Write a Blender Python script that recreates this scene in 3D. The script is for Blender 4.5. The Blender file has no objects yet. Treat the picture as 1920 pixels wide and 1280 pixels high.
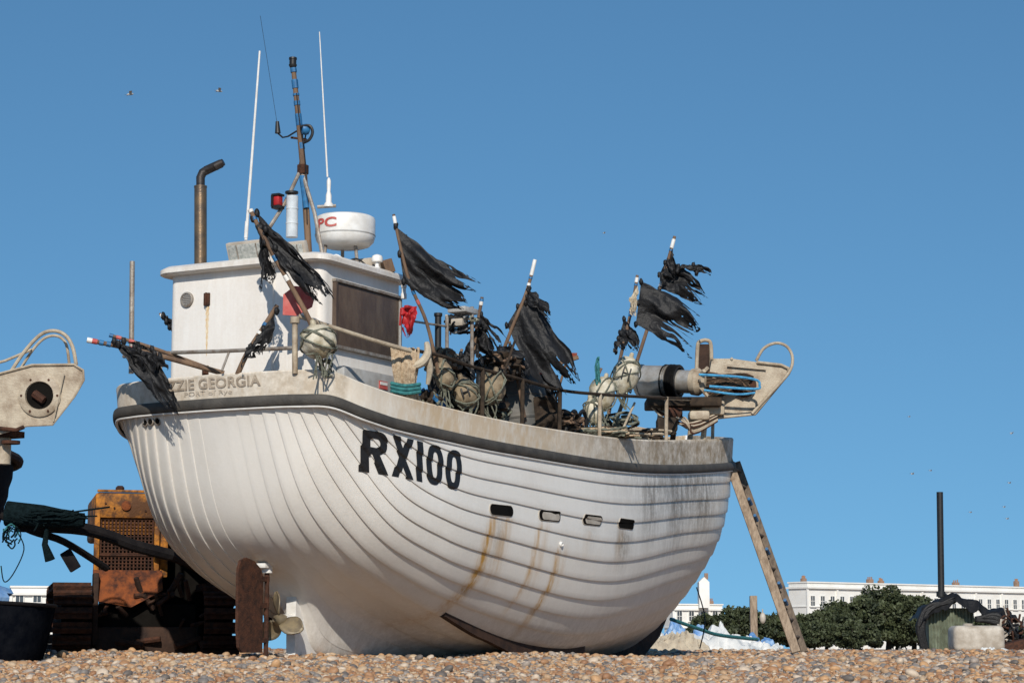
import bpy, bmesh, math, random
import numpy as np
from mathutils import Vector, Matrix, noise
from mathutils.bvhtree import BVHTree
random.seed(7); rng=np.random.default_rng(7)
scene=bpy.context.scene
COL=scene.collection
# ---------------------------------------------------------------- camera
FP=4000.0; HC=0.14; TP=575/FP; PIT=math.atan(TP); CP,SP=math.cos(PIT),math.sin(PIT)
cd=bpy.data.cameras.new('camera'); cam=bpy.data.objects.new('camera',cd); COL.objects.link(cam)
cam.location=(0,0,HC); cam.rotation_euler=(math.pi/2+PIT,0,0)
cd.sensor_width=36; cd.lens=36*FP/1920; cd.clip_end=6000; cd.clip_start=.1
scene.camera=cam
scene.view_settings.view_transform='Standard'; scene.view_settings.look='None'; scene.view_settings.exposure=0
# ---------------------------------------------------------------- placement helpers
def W(a,b,Y):
    r=(640-b)/FP; T=(TP+r)/(1-r*TP); z=Y*T; d=Y*CP+z*SP
    return Vector(((a-960)/FP*d,Y,z+HC))
SX,SY=-2.92,20.36; FX,FY=.477,.879
F=Vector((FX,FY,0)); R=Vector((FY,-FX,0)); U=Vector((0,0,1))
def boat(x,y,z): return Vector((SX+FX*x+FY*y, SY+FY*x-FX*y, z))
def B(a,b,yb):
    r=(640-b)/FP; T=(TP+r)/(1-r*TP); k=CP+SP*T; q=(a-960)/FP*k
    x=(q*(SY-FX*yb)-SX-FY*yb)/(FX-FY*q)
    p=boat(x,yb,0); p.z=p.y*T+HC
    return p
# ---------------------------------------------------------------- light
E=math.radians(32); h=Vector((.01,-1,0)).normalized()
S=Vector((h.x*math.cos(E),h.y*math.cos(E),math.sin(E)))
ld=bpy.data.lights.new('sun','SUN'); ld.energy=4.1; ld.angle=math.radians(.5); ld.color=(1,.925,.82)
lo=bpy.data.objects.new('sun',ld); COL.objects.link(lo); lo.rotation_euler=(-S).to_track_quat('-Z','Y').to_euler(); lo.location=(-5,-10,20)
w=bpy.data.worlds.new('World'); scene.world=w; w.use_nodes=True; nt=w.node_tree; nt.nodes.clear()
o=nt.nodes.new('ShaderNodeOutputWorld'); bg=nt.nodes.new('ShaderNodeBackground'); sk=nt.nodes.new('ShaderNodeTexSky')
sk.sky_type='NISHITA'; sk.sun_disc=False; sk.sun_elevation=E; sk.sun_rotation=math.atan2(S.x,S.y)
sk.air_density=1.0; sk.dust_density=0.2; sk.ozone_density=3.0
tc=nt.nodes.new('ShaderNodeTexCoord'); mp=nt.nodes.new('ShaderNodeMapping'); mp.inputs['Scale'].default_value=(1,1,.72); mp.inputs['Location'].default_value=(0,0,.16)
nt.links.new(tc.outputs['Generated'],mp.inputs[0]); nt.links.new(mp.outputs[0],sk.inputs[0])
tm=nt.nodes.new('ShaderNodeMix'); tm.data_type='RGBA'; tm.blend_type='MULTIPLY'; tm.inputs[0].default_value=1; tm.inputs[7].default_value=(.59,.905,.99,1)
nt.links.new(sk.outputs[0],tm.inputs[6]); nt.links.new(tm.outputs[2],bg.inputs[0]); bg.inputs[1].default_value=.098; nt.links.new(bg.outputs[0],o.inputs[0])
# ---------------------------------------------------------------- materials
def newmat(name):
    m=bpy.data.materials.new(name); m.use_nodes=True; n=m.node_tree; b=n.nodes['Principled BSDF']; return m,n,b
def nd(n,t,**k):
    x=n.nodes.new(t)
    for a,v in k.items(): setattr(x,a,v)
    return x
def mat(name,col,rough=.6,col2=None,scale=6,bump=.0,bs=40,metal=0,lo=.4,hi=.62,stretch=(1,1,1),spec=.5):
    m,n,b=newmat(name)
    b.inputs['Roughness'].default_value=rough; b.inputs['Metallic'].default_value=metal; b.inputs['Specular IOR Level'].default_value=spec
    if col2 is None: col2=tuple(c*.7 for c in col)
    t=nd(n,'ShaderNodeTexCoord'); ma=nd(n,'ShaderNodeMapping'); ma.inputs['Scale'].default_value=stretch
    n.links.new(t.outputs['Object'],ma.inputs[0])
    no=nd(n,'ShaderNodeTexNoise'); no.inputs['Scale'].default_value=scale; no.inputs['Detail'].default_value=8; no.inputs['Roughness'].default_value=.65
    n.links.new(ma.outputs[0],no.inputs['Vector'])
    r=nd(n,'ShaderNodeValToRGB'); r.color_ramp.elements[0].position=lo; r.color_ramp.elements[1].position=hi
    r.color_ramp.elements[0].color=(*col,1); r.color_ramp.elements[1].color=(*col2,1)
    n.links.new(no.outputs['Fac'],r.inputs[0]); n.links.new(r.outputs[0],b.inputs['Base Color'])
    if bump:
        n2=nd(n,'ShaderNodeTexNoise'); n2.inputs['Scale'].default_value=bs; n2.inputs['Detail'].default_value=5
        n.links.new(ma.outputs[0],n2.inputs['Vector'])
        bp=nd(n,'ShaderNodeBump'); bp.inputs['Strength'].default_value=bump; bp.inputs['Distance'].default_value=.02
        n.links.new(n2.outputs['Fac'],bp.inputs['Height']); n.links.new(bp.outputs[0],b.inputs['Normal'])
    return m
def paintmat(name,base,dirt,rustc,rough=.38,sk_=(1.6,1.6,.5),fs=35,dr=.35,dst=(1.8,1.8,.16)):
    m,n,b=newmat(name); b.inputs['Roughness'].default_value=rough
    geo=nd(n,'ShaderNodeNewGeometry')
    def noi(sc,det,st=(1,1,1)):
        ma=nd(n,'ShaderNodeMapping'); ma.inputs['Scale'].default_value=st; n.links.new(geo.outputs['Position'],ma.inputs[0])
        x=nd(n,'ShaderNodeTexNoise'); x.inputs['Scale'].default_value=sc; x.inputs['Detail'].default_value=det; x.inputs['Roughness'].default_value=.7
        n.links.new(ma.outputs[0],x.inputs['Vector']); return x.outputs['Fac']
    def rng_(v,a,b_,c=0,d=1):
        x=nd(n,'ShaderNodeMapRange'); x.inputs[1].default_value=a; x.inputs[2].default_value=b_; x.inputs[3].default_value=c; x.inputs[4].default_value=d
        n.links.new(v,x.inputs[0]); return x.outputs[0]
    def mth(op,a,b_):
        x=nd(n,'ShaderNodeMath',operation=op); x.use_clamp=True
        for i,v in enumerate((a,b_)):
            if isinstance(v,(int,float)): x.inputs[i].default_value=v
            else: n.links.new(v,x.inputs[i])
        return x.outputs[0]
    def mix(f,a,c):
        x=nd(n,'ShaderNodeMix',data_type='RGBA'); n.links.new(f,x.inputs[0])
        if isinstance(a,tuple): x.inputs[6].default_value=(*a,1)
        else: n.links.new(a,x.inputs[6])
        x.inputs[7].default_value=(*c,1); return x.outputs[2]
    big=noi(1.3,6); streak=noi(6,5,sk_); fine=noi(fs,4); drip=noi(9,5,dst)
    at=nd(n,'ShaderNodeAttribute',attribute_name='stain'); ag=nd(n,'ShaderNodeAttribute',attribute_name='grime')
    d=mth('MULTIPLY',rng_(big,.42,.72),rng_(fine,.3,.7,.2,.7))
    c=mix(d,base,tuple(x*y for x,y in zip(base,(.84,.81,.77))))
    sm=mth('MULTIPLY',ag.outputs['Fac'],mth('ADD',rng_(streak,.35,.6,.1,.75),mth('ADD',mth('MULTIPLY',rng_(fine,.4,.62),.3),mth('MULTIPLY',rng_(drip,.45,.65),dr))))
    c=mix(sm,c,dirt)
    rs=mth('MULTIPLY',at.outputs['Fac'],rng_(drip,.36,.56,.25,1))
    c=mix(rs,c,rustc)
    n.links.new(c,b.inputs['Base Color'])
    bp=nd(n,'ShaderNodeBump'); bp.inputs['Strength'].default_value=.15; bp.inputs['Distance'].default_value=.01
    n.links.new(fine,bp.inputs['Height']); n.links.new(bp.outputs[0],b.inputs['Normal'])
    return m
M={}
M['hull']=paintmat('weathered_white_hull_paint',(.81,.78,.725),(.24,.195,.145),(.50,.27,.055))
M['bul']=paintmat('weathered_cream_bulwark',(.80,.755,.675),(.27,.215,.15),(.55,.38,.19),rough=.65,sk_=(.8,.8,.9),fs=20,dr=.2,dst=(1.1,1.1,.45))
M['house']=paintmat('wheelhouse_gelcoat',(.83,.81,.77),(.45,.37,.28),(.5,.27,.1),rough=.35)
M['rub']=mat('dark_rubber_strake',(.046,.042,.037),.7,(.075,.068,.058),5,.3,60)
M['black']=mat('black_paint',(.008,.008,.009),.5,(.016,.016,.016),20)
M['fadedtext']=mat('faded_brown_lettering',(.25,.20,.15),.75,(.44,.37,.29),24)
M['fadedtext2']=mat('nearly_worn_off_lettering',(.38,.32,.25),.75,(.54,.47,.38),26)
M['plastic']=mat('torn_black_plastic',(.007,.007,.008),.58,(.014,.014,.015),6,.7,22,spec=.35)
M['wood']=mat('weathered_wood',(.20,.125,.075),.8,(.10,.06,.038),8,.3,60,stretch=(1,1,.3))
M['darkgear']=mat('dark_soaked_rope',(.030,.023,.018),.9,(.06,.043,.03),12,.3,60,spec=.15)
M['ladder']=mat('ladder_wood',(.34,.26,.185),.8,(.19,.135,.09),8,.3,60,stretch=(3,3,.5))
M['ladderd']=mat('dark_ladder_wood',(.17,.13,.095),.85,(.08,.06,.045),8,.3,60,stretch=(3,3,.5))
M['keelwood']=mat('dark_oiled_keel_wood',(.055,.030,.020),.8,(.025,.015,.012),5,.3,40,spec=.25)
M['rust']=mat('rusted_steel',(.085,.035,.020),.85,(.035,.018,.013),14,.5,60,spec=.25)
M['steel']=mat('galvanised_steel',(.36,.33,.29),.5,(.22,.17,.13),10,.2,60,metal=.35)
M['drumm']=mat('worn_drum_steel',(.52,.50,.46),.38,(.34,.30,.25),5,.1,60,metal=.5)
M['cream']=mat('cream_painted_steel',(.46,.39,.29),.55,(.24,.175,.115),6,.25,50,lo=.42,hi=.68)
M['bronze']=mat('heat_stained_exhaust_steel',(.28,.18,.10),.36,(.15,.11,.08),5,.1,60,metal=.7)
M['soot']=mat('sooty_exhaust_steel',(.07,.06,.055),.45,(.03,.028,.027),8,.1,60,metal=.6)
M['prop']=mat('propeller_bronze',(.27,.215,.13),.5,(.17,.14,.10),9,.1,50,metal=.3)
M['white']=mat('white_plastic',(.78,.775,.75),.4,(.66,.64,.6),8)
M['grey']=mat('grey_plastic',(.42,.42,.41),.4,(.34,.33,.31),12)
M['red']=mat('red_plastic',(.42,.012,.016),.6,(.25,.012,.014),6)
M['redp']=mat('faded_red_paint',(.45,.06,.05),.6,(.5,.14,.12),9)
M['blue']=mat('blue_tape',(.025,.17,.38),.5,(.015,.10,.24),10)
M['cyan']=mat('light_blue_rope',(.07,.36,.62),.6,(.04,.22,.42),12,.4,80)
M['teal']=mat('teal_net_rope',(.05,.22,.22),.85,(.03,.12,.13),20,.5,80,spec=.2)
M['tealdark']=mat('dark_teal_netting',(.004,.008,.009),.95,(.008,.016,.018),25,.8,60,spec=.05)
M['rope']=mat('tan_rope',(.56,.44,.30),.9,(.34,.24,.15),25,.6,90)
M['ropeg']=mat('greenish_net_rope',(.20,.21,.16),.9,(.12,.12,.09),25,.6,90)
M['buoy']=mat('dirty_white_buoy',(.62,.58,.47),.6,(.34,.28,.17),6,.2,40)
M['buoyb']=mat('brown_stained_buoy',(.30,.235,.15),.7,(.12,.085,.05),6,.3,30)
M['bwood']=mat('dirty_brown_window_board',(.075,.050,.037),.5,(.12,.085,.06),7,.2,40,stretch=(1,1,.4))
M['clear']=mat('frosted_lens',(.62,.66,.68),.2,(.5,.53,.55),9)
M['glass']=mat('floodlight_glass',(.30,.32,.30),.15,(.52,.53,.50),30)
M['yellow']=mat('faded_orange_yellow_paint_shaded',(.52,.20,.025),.7,(.10,.045,.02),5,.3,40,lo=.38,hi=.56,spec=.25)  # mottled paint, colour darkened further to stand in for the boat's shade
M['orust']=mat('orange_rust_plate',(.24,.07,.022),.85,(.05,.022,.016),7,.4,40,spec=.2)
M['dark']=mat('dark_interior',(.010,.009,.008),.95,spec=.05)
M['tar']=mat('tarred_black_hull',(.009,.008,.009),.9,(.016,.014,.014),7,.3,30,spec=.1)
M['skiffm']=mat('dark_blue_black_paint',(.004,.005,.008),.95,(.009,.010,.013),7,.3,30,spec=.0)
M['tarp']=mat('white_tarpaulin',(.66,.66,.64),.5,(.48,.50,.50),4,.3,20)
M['tarpb']=mat('blue_tarpaulin',(.08,.22,.48),.5,(.26,.40,.58),4,.3,20)
M['sack']=mat('cream_sack',(.5,.43,.32),.85,(.38,.32,.24),6,.4,30)
M['stucco']=mat('white_stucco',(.80,.79,.75),.8,(.74,.72,.67),.3)
M['pane']=mat('window_glass_dark',(.05,.06,.07),.15,(.09,.10,.11),.6)
M['brick']=mat('chimney_brick',(.30,.19,.13),.85,(.22,.14,.10),2)
M['pot']=mat('terracotta_pot',(.38,.21,.13),.8)
M['bark']=mat('bark',(.07,.055,.04),.9)
M['hut']=mat('green_corrugated_sheet',(.18,.21,.15),.7,(.11,.12,.08),6,.2,30)
M['tank']=mat('dirty_white_tank',(.52,.47,.40),.6,(.34,.29,.23),3,.2,20)
# ---------------------------------------------------------------- mesh builder
class MB:
    def __init__(s): s.v=[]; s.f=[]; s.m=[]
    def add(s,vs,fs,mi=0):
        b=len(s.v); s.v+= [tuple(p) for p in vs]; s.f+=[tuple(i+b for i in f) for f in fs]; s.m+=[mi]*len(fs)
    def box(s,c,sx,sy,sz,ax=None,mi=0,bev=0.0,seg=2):
        ax=ax or (F,R,U)
        bm=bmesh.new(); bmesh.ops.create_cube(bm,size=1)
        for v in bm.verts: v.co=Vector((v.co.x*sx,v.co.y*sy,v.co.z*sz))
        if bev: bmesh.ops.bevel(bm,geom=bm.edges[:],offset=bev,segments=seg,affect='EDGES',profile=.5)
        c=Vector(c); bm.verts.index_update()
        vs=[c+ax[0]*v.co.x+ax[1]*v.co.y+ax[2]*v.co.z for v in bm.verts]
        fs=[[v.index for v in f.verts] for f in bm.faces]; bm.free(); s.add(vs,fs,mi)
    def tube(s,pts,r,n=8,mi=0,smooth=0,caps=True,rr=None):
        pts=[Vector(p) for p in pts]
        if smooth: pts=crv(pts,smooth)
        N=len(pts); rs=r if isinstance(r,(list,tuple)) else [r]*N
        if len(rs)!=N: rs=list(np.interp(np.linspace(0,1,N),np.linspace(0,1,len(rs)),rs))
        t0=(pts[1]-pts[0]).normalized(); a=Vector((0,0,1)) if abs(t0.z)<.9 else Vector((1,0,0))
        x=t0.cross(a).normalized(); vs=[]
        for i in range(N):
            t=(pts[min(i+1,N-1)]-pts[max(i-1,0)])
            if t.length<1e-9: t=t0
            t=t.normalized(); x=(x-t*x.dot(t)).normalized(); y=t.cross(x)
            for k in range(n):
                an=2*math.pi*k/n; vs.append(pts[i]+(x*math.cos(an)+y*math.sin(an))*rs[i])
        fs=[]
        for i in range(N-1):
            for k in range(n):
                k2=(k+1)%n; fs.append((i*n+k,i*n+k2,(i+1)*n+k2,(i+1)*n+k))
        if caps: fs.append(tuple(range(n-1,-1,-1))); fs.append(tuple((N-1)*n+k for k in range(n)))
        s.add(vs,fs,mi)
    def lathe(s,c,prof,ax=U,n=24,mi=0,caps=True):
        c=Vector(c); ax=ax.normalized(); a=Vector((1,0,0)) if abs(ax.x)<.8 else Vector((0,1,0))
        x=ax.cross(a).normalized(); y=ax.cross(x); vs=[]
        for r,z in prof:
            for k in range(n):
                an=2*math.pi*k/n; vs.append(c+ax*z+(x*math.cos(an)+y*math.sin(an))*r)
        fs=[]
        for i in range(len(prof)-1):
            for k in range(n):
                k2=(k+1)%n; fs.append((i*n+k,i*n+k2,(i+1)*n+k2,(i+1)*n+k))
        if caps: fs.append(tuple(range(n))); fs.append(tuple((len(prof)-1)*n+k for k in range(n)))
        s.add(vs,fs,mi)
    def ell(s,c,rx,ry,rz,ax=None,nu=20,nv=12,mi=0,nz=0,nf=2.3):
        ax=ax or (Vector((1,0,0)),Vector((0,1,0)),U); c=Vector(c); vs=[];fs=[]
        for j in range(nv+1):
            ph=math.pi*j/nv
            for i in range(nu):
                th=2*math.pi*i/nu; d=Vector((math.sin(ph)*math.cos(th),math.sin(ph)*math.sin(th),math.cos(ph)))
                k=1+(nz*noise.noise(d*nf+c) if nz else 0)
                vs.append(c+(ax[0]*d.x*rx+ax[1]*d.y*ry+ax[2]*d.z*rz)*k)
        for j in range(nv):
            for i in range(nu):
                fs.append((j*nu+i,j*nu+(i+1)%nu,(j+1)*nu+(i+1)%nu,(j+1)*nu+i))
        s.add(vs,fs,mi)
    def extr(s,poly,dv,mi=0):
        n=len(poly); vs=[Vector(p) for p in poly]+[Vector(p)+dv for p in poly]
        fs=[tuple(range(n)),tuple(range(2*n-1,n-1,-1))]+[(i,(i+1)%n,(i+1)%n+n,i+n) for i in range(n)]
        s.add(vs,fs,mi)
    def obj(s,name,mats,parent=None,label=None,cat=None,group=None,kind=None,sharp=38,attrs=None,loc=None):
        co=np.array(s.v,dtype=float)
        c=Vector(loc) if loc is not None else Vector(((co[:,0].min()+co[:,0].max())/2,(co[:,1].min()+co[:,1].max())/2,co[:,2].min()))
        me=bpy.data.meshes.new(name); me.from_pydata((co-np.array(c)).tolist(),[],s.f)
        if not isinstance(mats,(list,tuple)): mats=[mats]
        for m in mats: me.materials.append(M[m] if isinstance(m,str) else m)
        me.polygons.foreach_set('material_index',s.m); me.polygons.foreach_set('use_smooth',[True]*len(s.f))
        if sharp: me.set_sharp_from_angle(angle=math.radians(sharp))
        if attrs:
            for k,a in attrs.items():
                at=me.attributes.new(k,'FLOAT','POINT'); at.data.foreach_set('value',list(map(float,a)))
        me.update()
        ob=bpy.data.objects.new(name,me); COL.objects.link(ob); ob.location=c
        tag(ob,label,cat,group,kind)
        if parent: 
            ob.parent=parent; ob.location=c-wl(parent)
        return ob
def wl(ob):
    l=ob.location.copy()
    while ob.parent: ob=ob.parent; l+=ob.location
    return l
def tag(ob,label=None,cat=None,group=None,kind=None):
    if label: ob['label']=label
    if cat: ob['category']=cat
    if group: ob['group']=group
    if kind: ob['kind']=kind
def empty(name,loc,label,cat,group=None):
    e=bpy.data.objects.new(name,None); COL.objects.link(e); e.location=loc; e.empty_display_size=.3; tag(e,label,cat,group); return e
def crv(p,k):
    p=[Vector(q) for q in p]; out=[]
    for i in range(len(p)-1):
        a=p[max(i-1,0)];b=p[i];c=p[i+1];d=p[min(i+2,len(p)-1)]
        for j in range(k):
            t=j/k; out.append(.5*((2*b)+(c-a)*t+(2*a-5*b+4*c-d)*t*t+(3*b-a-3*c+d)*t**3))
    out.append(p[-1]); return out
# ---------------------------------------------------------------- ground
def gh(X,Y):
    X=np.asarray(X,float);Y=np.asarray(Y,float)
    z=-.035*np.clip(18-Y,0,18)
    near=np.exp(-np.clip(Y-45,0,None)/30)
    z=z+near*(.012*np.sin(X*1.1+.6*Y)+.012*np.sin(.7*X-1.3*Y+1)+.009*np.sin(2.3*X+1.9*Y+2)+.007*np.sin(4.1*X-2.7*Y)+.004*np.sin(7.3*X+5.1*Y))
    z=z+.07*np.exp(-((Y-33-1.2*np.sin(X*.4))/3.2)**2)
    z=z+.06*np.exp(-(((X-(-1.6))/1.0)**2+((Y-21.7)/.6)**2))
    z=z+.07*np.exp(-(((X-(-3.6))/1.2)**2+((Y-21.0)/.8)**2))
    z=z+.05*np.exp(-(((X-.6)/1.3)**2+((Y-23.0)/.5)**2))
    return z
def axis(lo_,hi,step,far,g):
    a=list(np.arange(lo_,hi,step)); s=step; x=hi
    while x<far: a.append(x); s*=g; x+=s
    a.append(far); return a
xp=axis(0,14,.12,2500,1.25); xs=np.array(sorted(set([-v for v in xp]+xp)))
ys=np.array([-200,-100,-50,-20,-5,0,4,8]+axis(11,40,.12,5000,1.22))
XX,YY=np.meshgrid(xs,ys); ZZ=gh(XX,YY); nx,ny=len(xs),len(ys)
mb=MB(); mb.v=np.stack([XX.ravel(),YY.ravel(),ZZ.ravel()],1).tolist()
mb.f=[(j*nx+i,j*nx+i+1,(j+1)*nx+i+1,(j+1)*nx+i) for j in range(ny-1) for i in range(nx-1)]; mb.m=[0]*len(mb.f)
m,n,b=newmat('shingle_bed'); b.inputs['Roughness'].default_value=.85
geo=nd(n,'ShaderNodeNewGeometry'); vo=nd(n,'ShaderNodeTexVoronoi'); vo.inputs['Scale'].default_value=36
n.links.new(geo.outputs['Position'],vo.inputs['Vector'])
rp=nd(n,'ShaderNodeValToRGB'); sx=nd(n,'ShaderNodeSeparateColor'); n.links.new(vo.outputs['Color'],sx.inputs[0]); n.links.new(sx.outputs[0],rp.inputs[0])
STONE=[(.42,.25,.13),(.29,.145,.07),(.46,.335,.215),(.20,.175,.155),(.55,.44,.33),(.35,.185,.09),(.43,.28,.16),(.13,.11,.095),(.34,.28,.23),(.50,.29,.14)]
def ramp(r):
    cr=r.color_ramp; cr.interpolation='CONSTANT'
    for i,c in enumerate(STONE):
        e=cr.elements[i] if i<2 else cr.elements.new(i/len(STONE))
        e.position=i/len(STONE); e.color=(*c,1)
ramp(rp)
n.links.new(rp.outputs[0],b.inputs['Base Color'])
bp=nd(n,'ShaderNodeBump'); bp.inputs['Distance'].default_value=.03; bp.inputs['Strength'].default_value=1; bp.invert=True
n.links.new(vo.outputs['Distance'],bp.inputs['Height']); n.links.new(bp.outputs[0],b.inputs['Normal'])
mb.obj('ground',[m],kind='structure',sharp=0,loc=(0,0,0))
# pebbles
m,n,b=newmat('pebble_stone'); b.inputs['Roughness'].default_value=.6
oi=nd(n,'ShaderNodeObjectInfo'); rp=nd(n,'ShaderNodeValToRGB'); ramp(rp); n.links.new(oi.outputs['Random'],rp.inputs[0])
no=nd(n,'ShaderNodeTexNoise'); no.inputs['Scale'].default_value=2.5; t=nd(n,'ShaderNodeTexCoord'); n.links.new(t.outputs['Object'],no.inputs['Vector'])
mr=nd(n,'ShaderNodeMapRange'); mr.inputs[3].default_value=.7; mr.inputs[4].default_value=1.3; n.links.new(no.outputs['Fac'],mr.inputs[0])
mx=nd(n,'ShaderNodeMix',data_type='RGBA',blend_type='MULTIPLY'); mx.inputs[0].default_value=1; n.links.new(rp.outputs[0],mx.inputs[6]); n.links.new(mr.outputs[0],mx.inputs[7])
n.links.new(mx.outputs[2],b.inputs['Base Color']); PEB=m
pts=[];scs=[]
for (ya,yb_,dens,sc) in [(14.4,16.5,2300,.70),(16.5,19,1700,.78),(19,23,950,.95),(23,28,450,1.25),(28,36,180,1.7)]:
    hw=yb_*.25+.6; nN=int(2*hw*(yb_-ya)*dens)
    X=rng.uniform(-hw,hw,nN); Y=rng.uniform(ya,yb_,nN)
    g=rng.lognormal(0,.48,nN)*sc; g=np.clip(g,.35,3.4)
    sz=np.stack([.0145*g*rng.uniform(.85,1.3,nN),.0125*g*rng.uniform(.8,1.2,nN),.0085*g*rng.uniform(.8,1.3,nN)],1)
    Z=gh(X,Y)+sz[:,2]*rng.uniform(0,.9,nN)
    pts.append(np.stack([X,Y,Z],1)); scs.append(sz)
pts=np.concatenate(pts); scs=np.concatenate(scs)
me=bpy.data.meshes.new('shingle'); me.vertices.add(len(pts)); me.vertices.foreach_set('co',pts.ravel())
a=me.attributes.new('psc','FLOAT_VECTOR','POINT'); a.data.foreach_set('vector',scs.ravel())
rot=np.stack([rng.normal(0,.3,len(pts)),rng.normal(0,.3,len(pts)),rng.uniform(0,6.28,len(pts))],1)
a=me.attributes.new('prt','FLOAT_VECTOR','POINT'); a.data.foreach_set('vector',rot.ravel())
me.materials.append(PEB)
ob=bpy.data.objects.new('shingle',me); COL.objects.link(ob); tag(ob,'loose tan and orange beach pebbles covering the ground','shingle',None,'stuff')
g=bpy.data.node_groups.new('pebble_scatter','GeometryNodeTree')
g.interface.new_socket('Geometry',in_out='INPUT',socket_type='NodeSocketGeometry'); g.interface.new_socket('Geometry',in_out='OUTPUT',socket_type='NodeSocketGeometry')
gi=g.nodes.new('NodeGroupInput'); go=g.nodes.new('NodeGroupOutput'); ic=g.nodes.new('GeometryNodeMeshIcoSphere'); ic.inputs['Subdivisions'].default_value=2; ic.inputs['Radius'].default_value=1
ss=g.nodes.new('GeometryNodeSetShadeSmooth'); sm=g.nodes.new('GeometryNodeSetMaterial'); sm.inputs['Material'].default_value=PEB
ip=g.nodes.new('GeometryNodeInstanceOnPoints')
na=g.nodes.new('GeometryNodeInputNamedAttribute'); na.data_type='FLOAT_VECTOR'; na.inputs['Name'].default_value='psc'
nb=g.nodes.new('GeometryNodeInputNamedAttribute'); nb.data_type='FLOAT_VECTOR'; nb.inputs['Name'].default_value='prt'
L=g.links.new
L(ic.outputs['Mesh'],ss.inputs[0]); L(ss.outputs[0],sm.inputs[0]); L(gi.outputs[0],ip.inputs['Points']); L(sm.outputs[0],ip.inputs['Instance'])
L(na.outputs[0],ip.inputs['Scale']); L(nb.outputs[0],ip.inputs['Rotation']); L(ip.outputs[0],go.inputs[0])
md=ob.modifiers.new('scatter','NODES'); md.node_group=g
# ---------------------------------------------------------------- HULL
BOAT=empty('fishing_boat',boat(5,0,0),'white clinker-built wooden fishing boat RX100 on shingle','fishing boat')
rows=[
[(9.95,.04,.32),(8.95,.05,.10),(7.4,.06,.0),(5.2,.06,-.02),(3.0,.06,.0),(1.80,.05,.12),(1.40,.0,.72),(.52,.0,1.28),(0,.0,2.465)],
[(10.4,.04,.72),(9.4,.32,.36),(7.6,.50,.12),(5.2,.60,.03),(3.0,.50,.19),(1.95,.34,.56),(1.14,.42,.90),(.49,.40,1.36),(.02,.36,2.465)],
[(10.8,.04,1.13),(9.55,.62,.72),(7.6,.95,.36),(5.2,1.12,.15),(3.0,1.08,.40),(1.9,1.02,.68),(1.08,.93,1.02),(.46,.82,1.53),(.05,.71,2.465)],
[(11.05,.04,1.53),(9.7,.90,1.14),(7.6,1.29,.83),(5.2,1.50,.58),(3.0,1.48,.79),(1.85,1.43,.99),(1.10,1.32,1.27),(.52,1.16,1.81),(.10,1.00,2.462)],
[(11.2,.04,1.94),(9.8,1.12,1.58),(7.6,1.49,1.34),(5.2,1.70,1.11),(3.0,1.67,1.25),(1.85,1.61,1.39),(1.16,1.50,1.61),(.66,1.36,2.04),(.22,1.26,2.45)],
[(11.32,.04,2.36),(9.9,1.22,2.05),(7.6,1.58,1.84),(5.2,1.77,1.66),(3.0,1.72,1.73),(1.95,1.65,1.80),(1.42,1.58,1.93),(.96,1.50,2.13),(.5,1.43,2.355)],
[(11.4,.04,2.79),(10.0,1.25,2.575),(7.6,1.61,2.335),(5.2,1.79,2.19),(3.0,1.74,2.19),(2.2,1.68,2.21),(1.7,1.63,2.235),(1.25,1.58,2.26),(.87,1.52,2.29)]]
CT=np.array(rows,float); KT=np.array([0,1.7,3.7,6.1,8.3,9.5,10.3,11.1,12.0])
def herm(P,K,t):
    P=np.asarray(P); n_=len(K); mt=np.zeros_like(P)
    for i in range(n_):
        if i==0: mt[i]=(P[1]-P[0])/(K[1]-K[0])
        elif i==n_-1: mt[i]=(P[-1]-P[-2])/(K[-1]-K[-2])
        else:
            h0=K[i]-K[i-1];h1=K[i+1]-K[i]; mt[i]=((P[i]-P[i-1])/h0*h1+(P[i+1]-P[i])/h1*h0)/(h0+h1)
    t=np.asarray(t); i=np.clip(np.searchsorted(K,t,side='right')-1,0,n_-2); hh=K[i+1]-K[i]; s=(t-K[i])/hh
    sh=(len(t),)+(1,)*(P.ndim-1); s=s.reshape(sh); hh=hh.reshape(sh)
    return (2*s**3-3*s**2+1)*P[i]+(s**3-2*s**2+s)*hh*mt[i]+(-2*s**3+3*s**2)*P[i+1]+(s**3-s**2)*hh*mt[i+1]
NS=240; NP=15; VS=5
st=12.0*(np.linspace(0,1,NS)**.85)
tmp=herm(CT.transpose(1,0,2),KT,st)
tmp[:,:,1]=np.maximum(tmp[:,:,1],0); 
ext=np.concatenate([tmp[:,1:2]*np.array([1,-1,1]),tmp],1)
def surf(vv): 
    P=herm(ext.transpose(1,0,2),np.arange(-1,7.),np.asarray(vv)*6); P[...,1]=np.maximum(P[...,1],0); return P
def normals(vv):
    e=.004; a=surf(np.clip(np.array(vv)+e,0,1))-surf(np.clip(np.array(vv)-e,0,1))
    P=surf(vv); b_=np.gradient(P,axis=1); n_=np.cross(b_,a); l=np.linalg.norm(n_,axis=2,keepdims=True); return P,n_/np.maximum(l,1e-9)
SLOTS=[(2.74,1.545),(3.735,1.54),(4.71,1.545),(5.63,1.55)]
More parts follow.
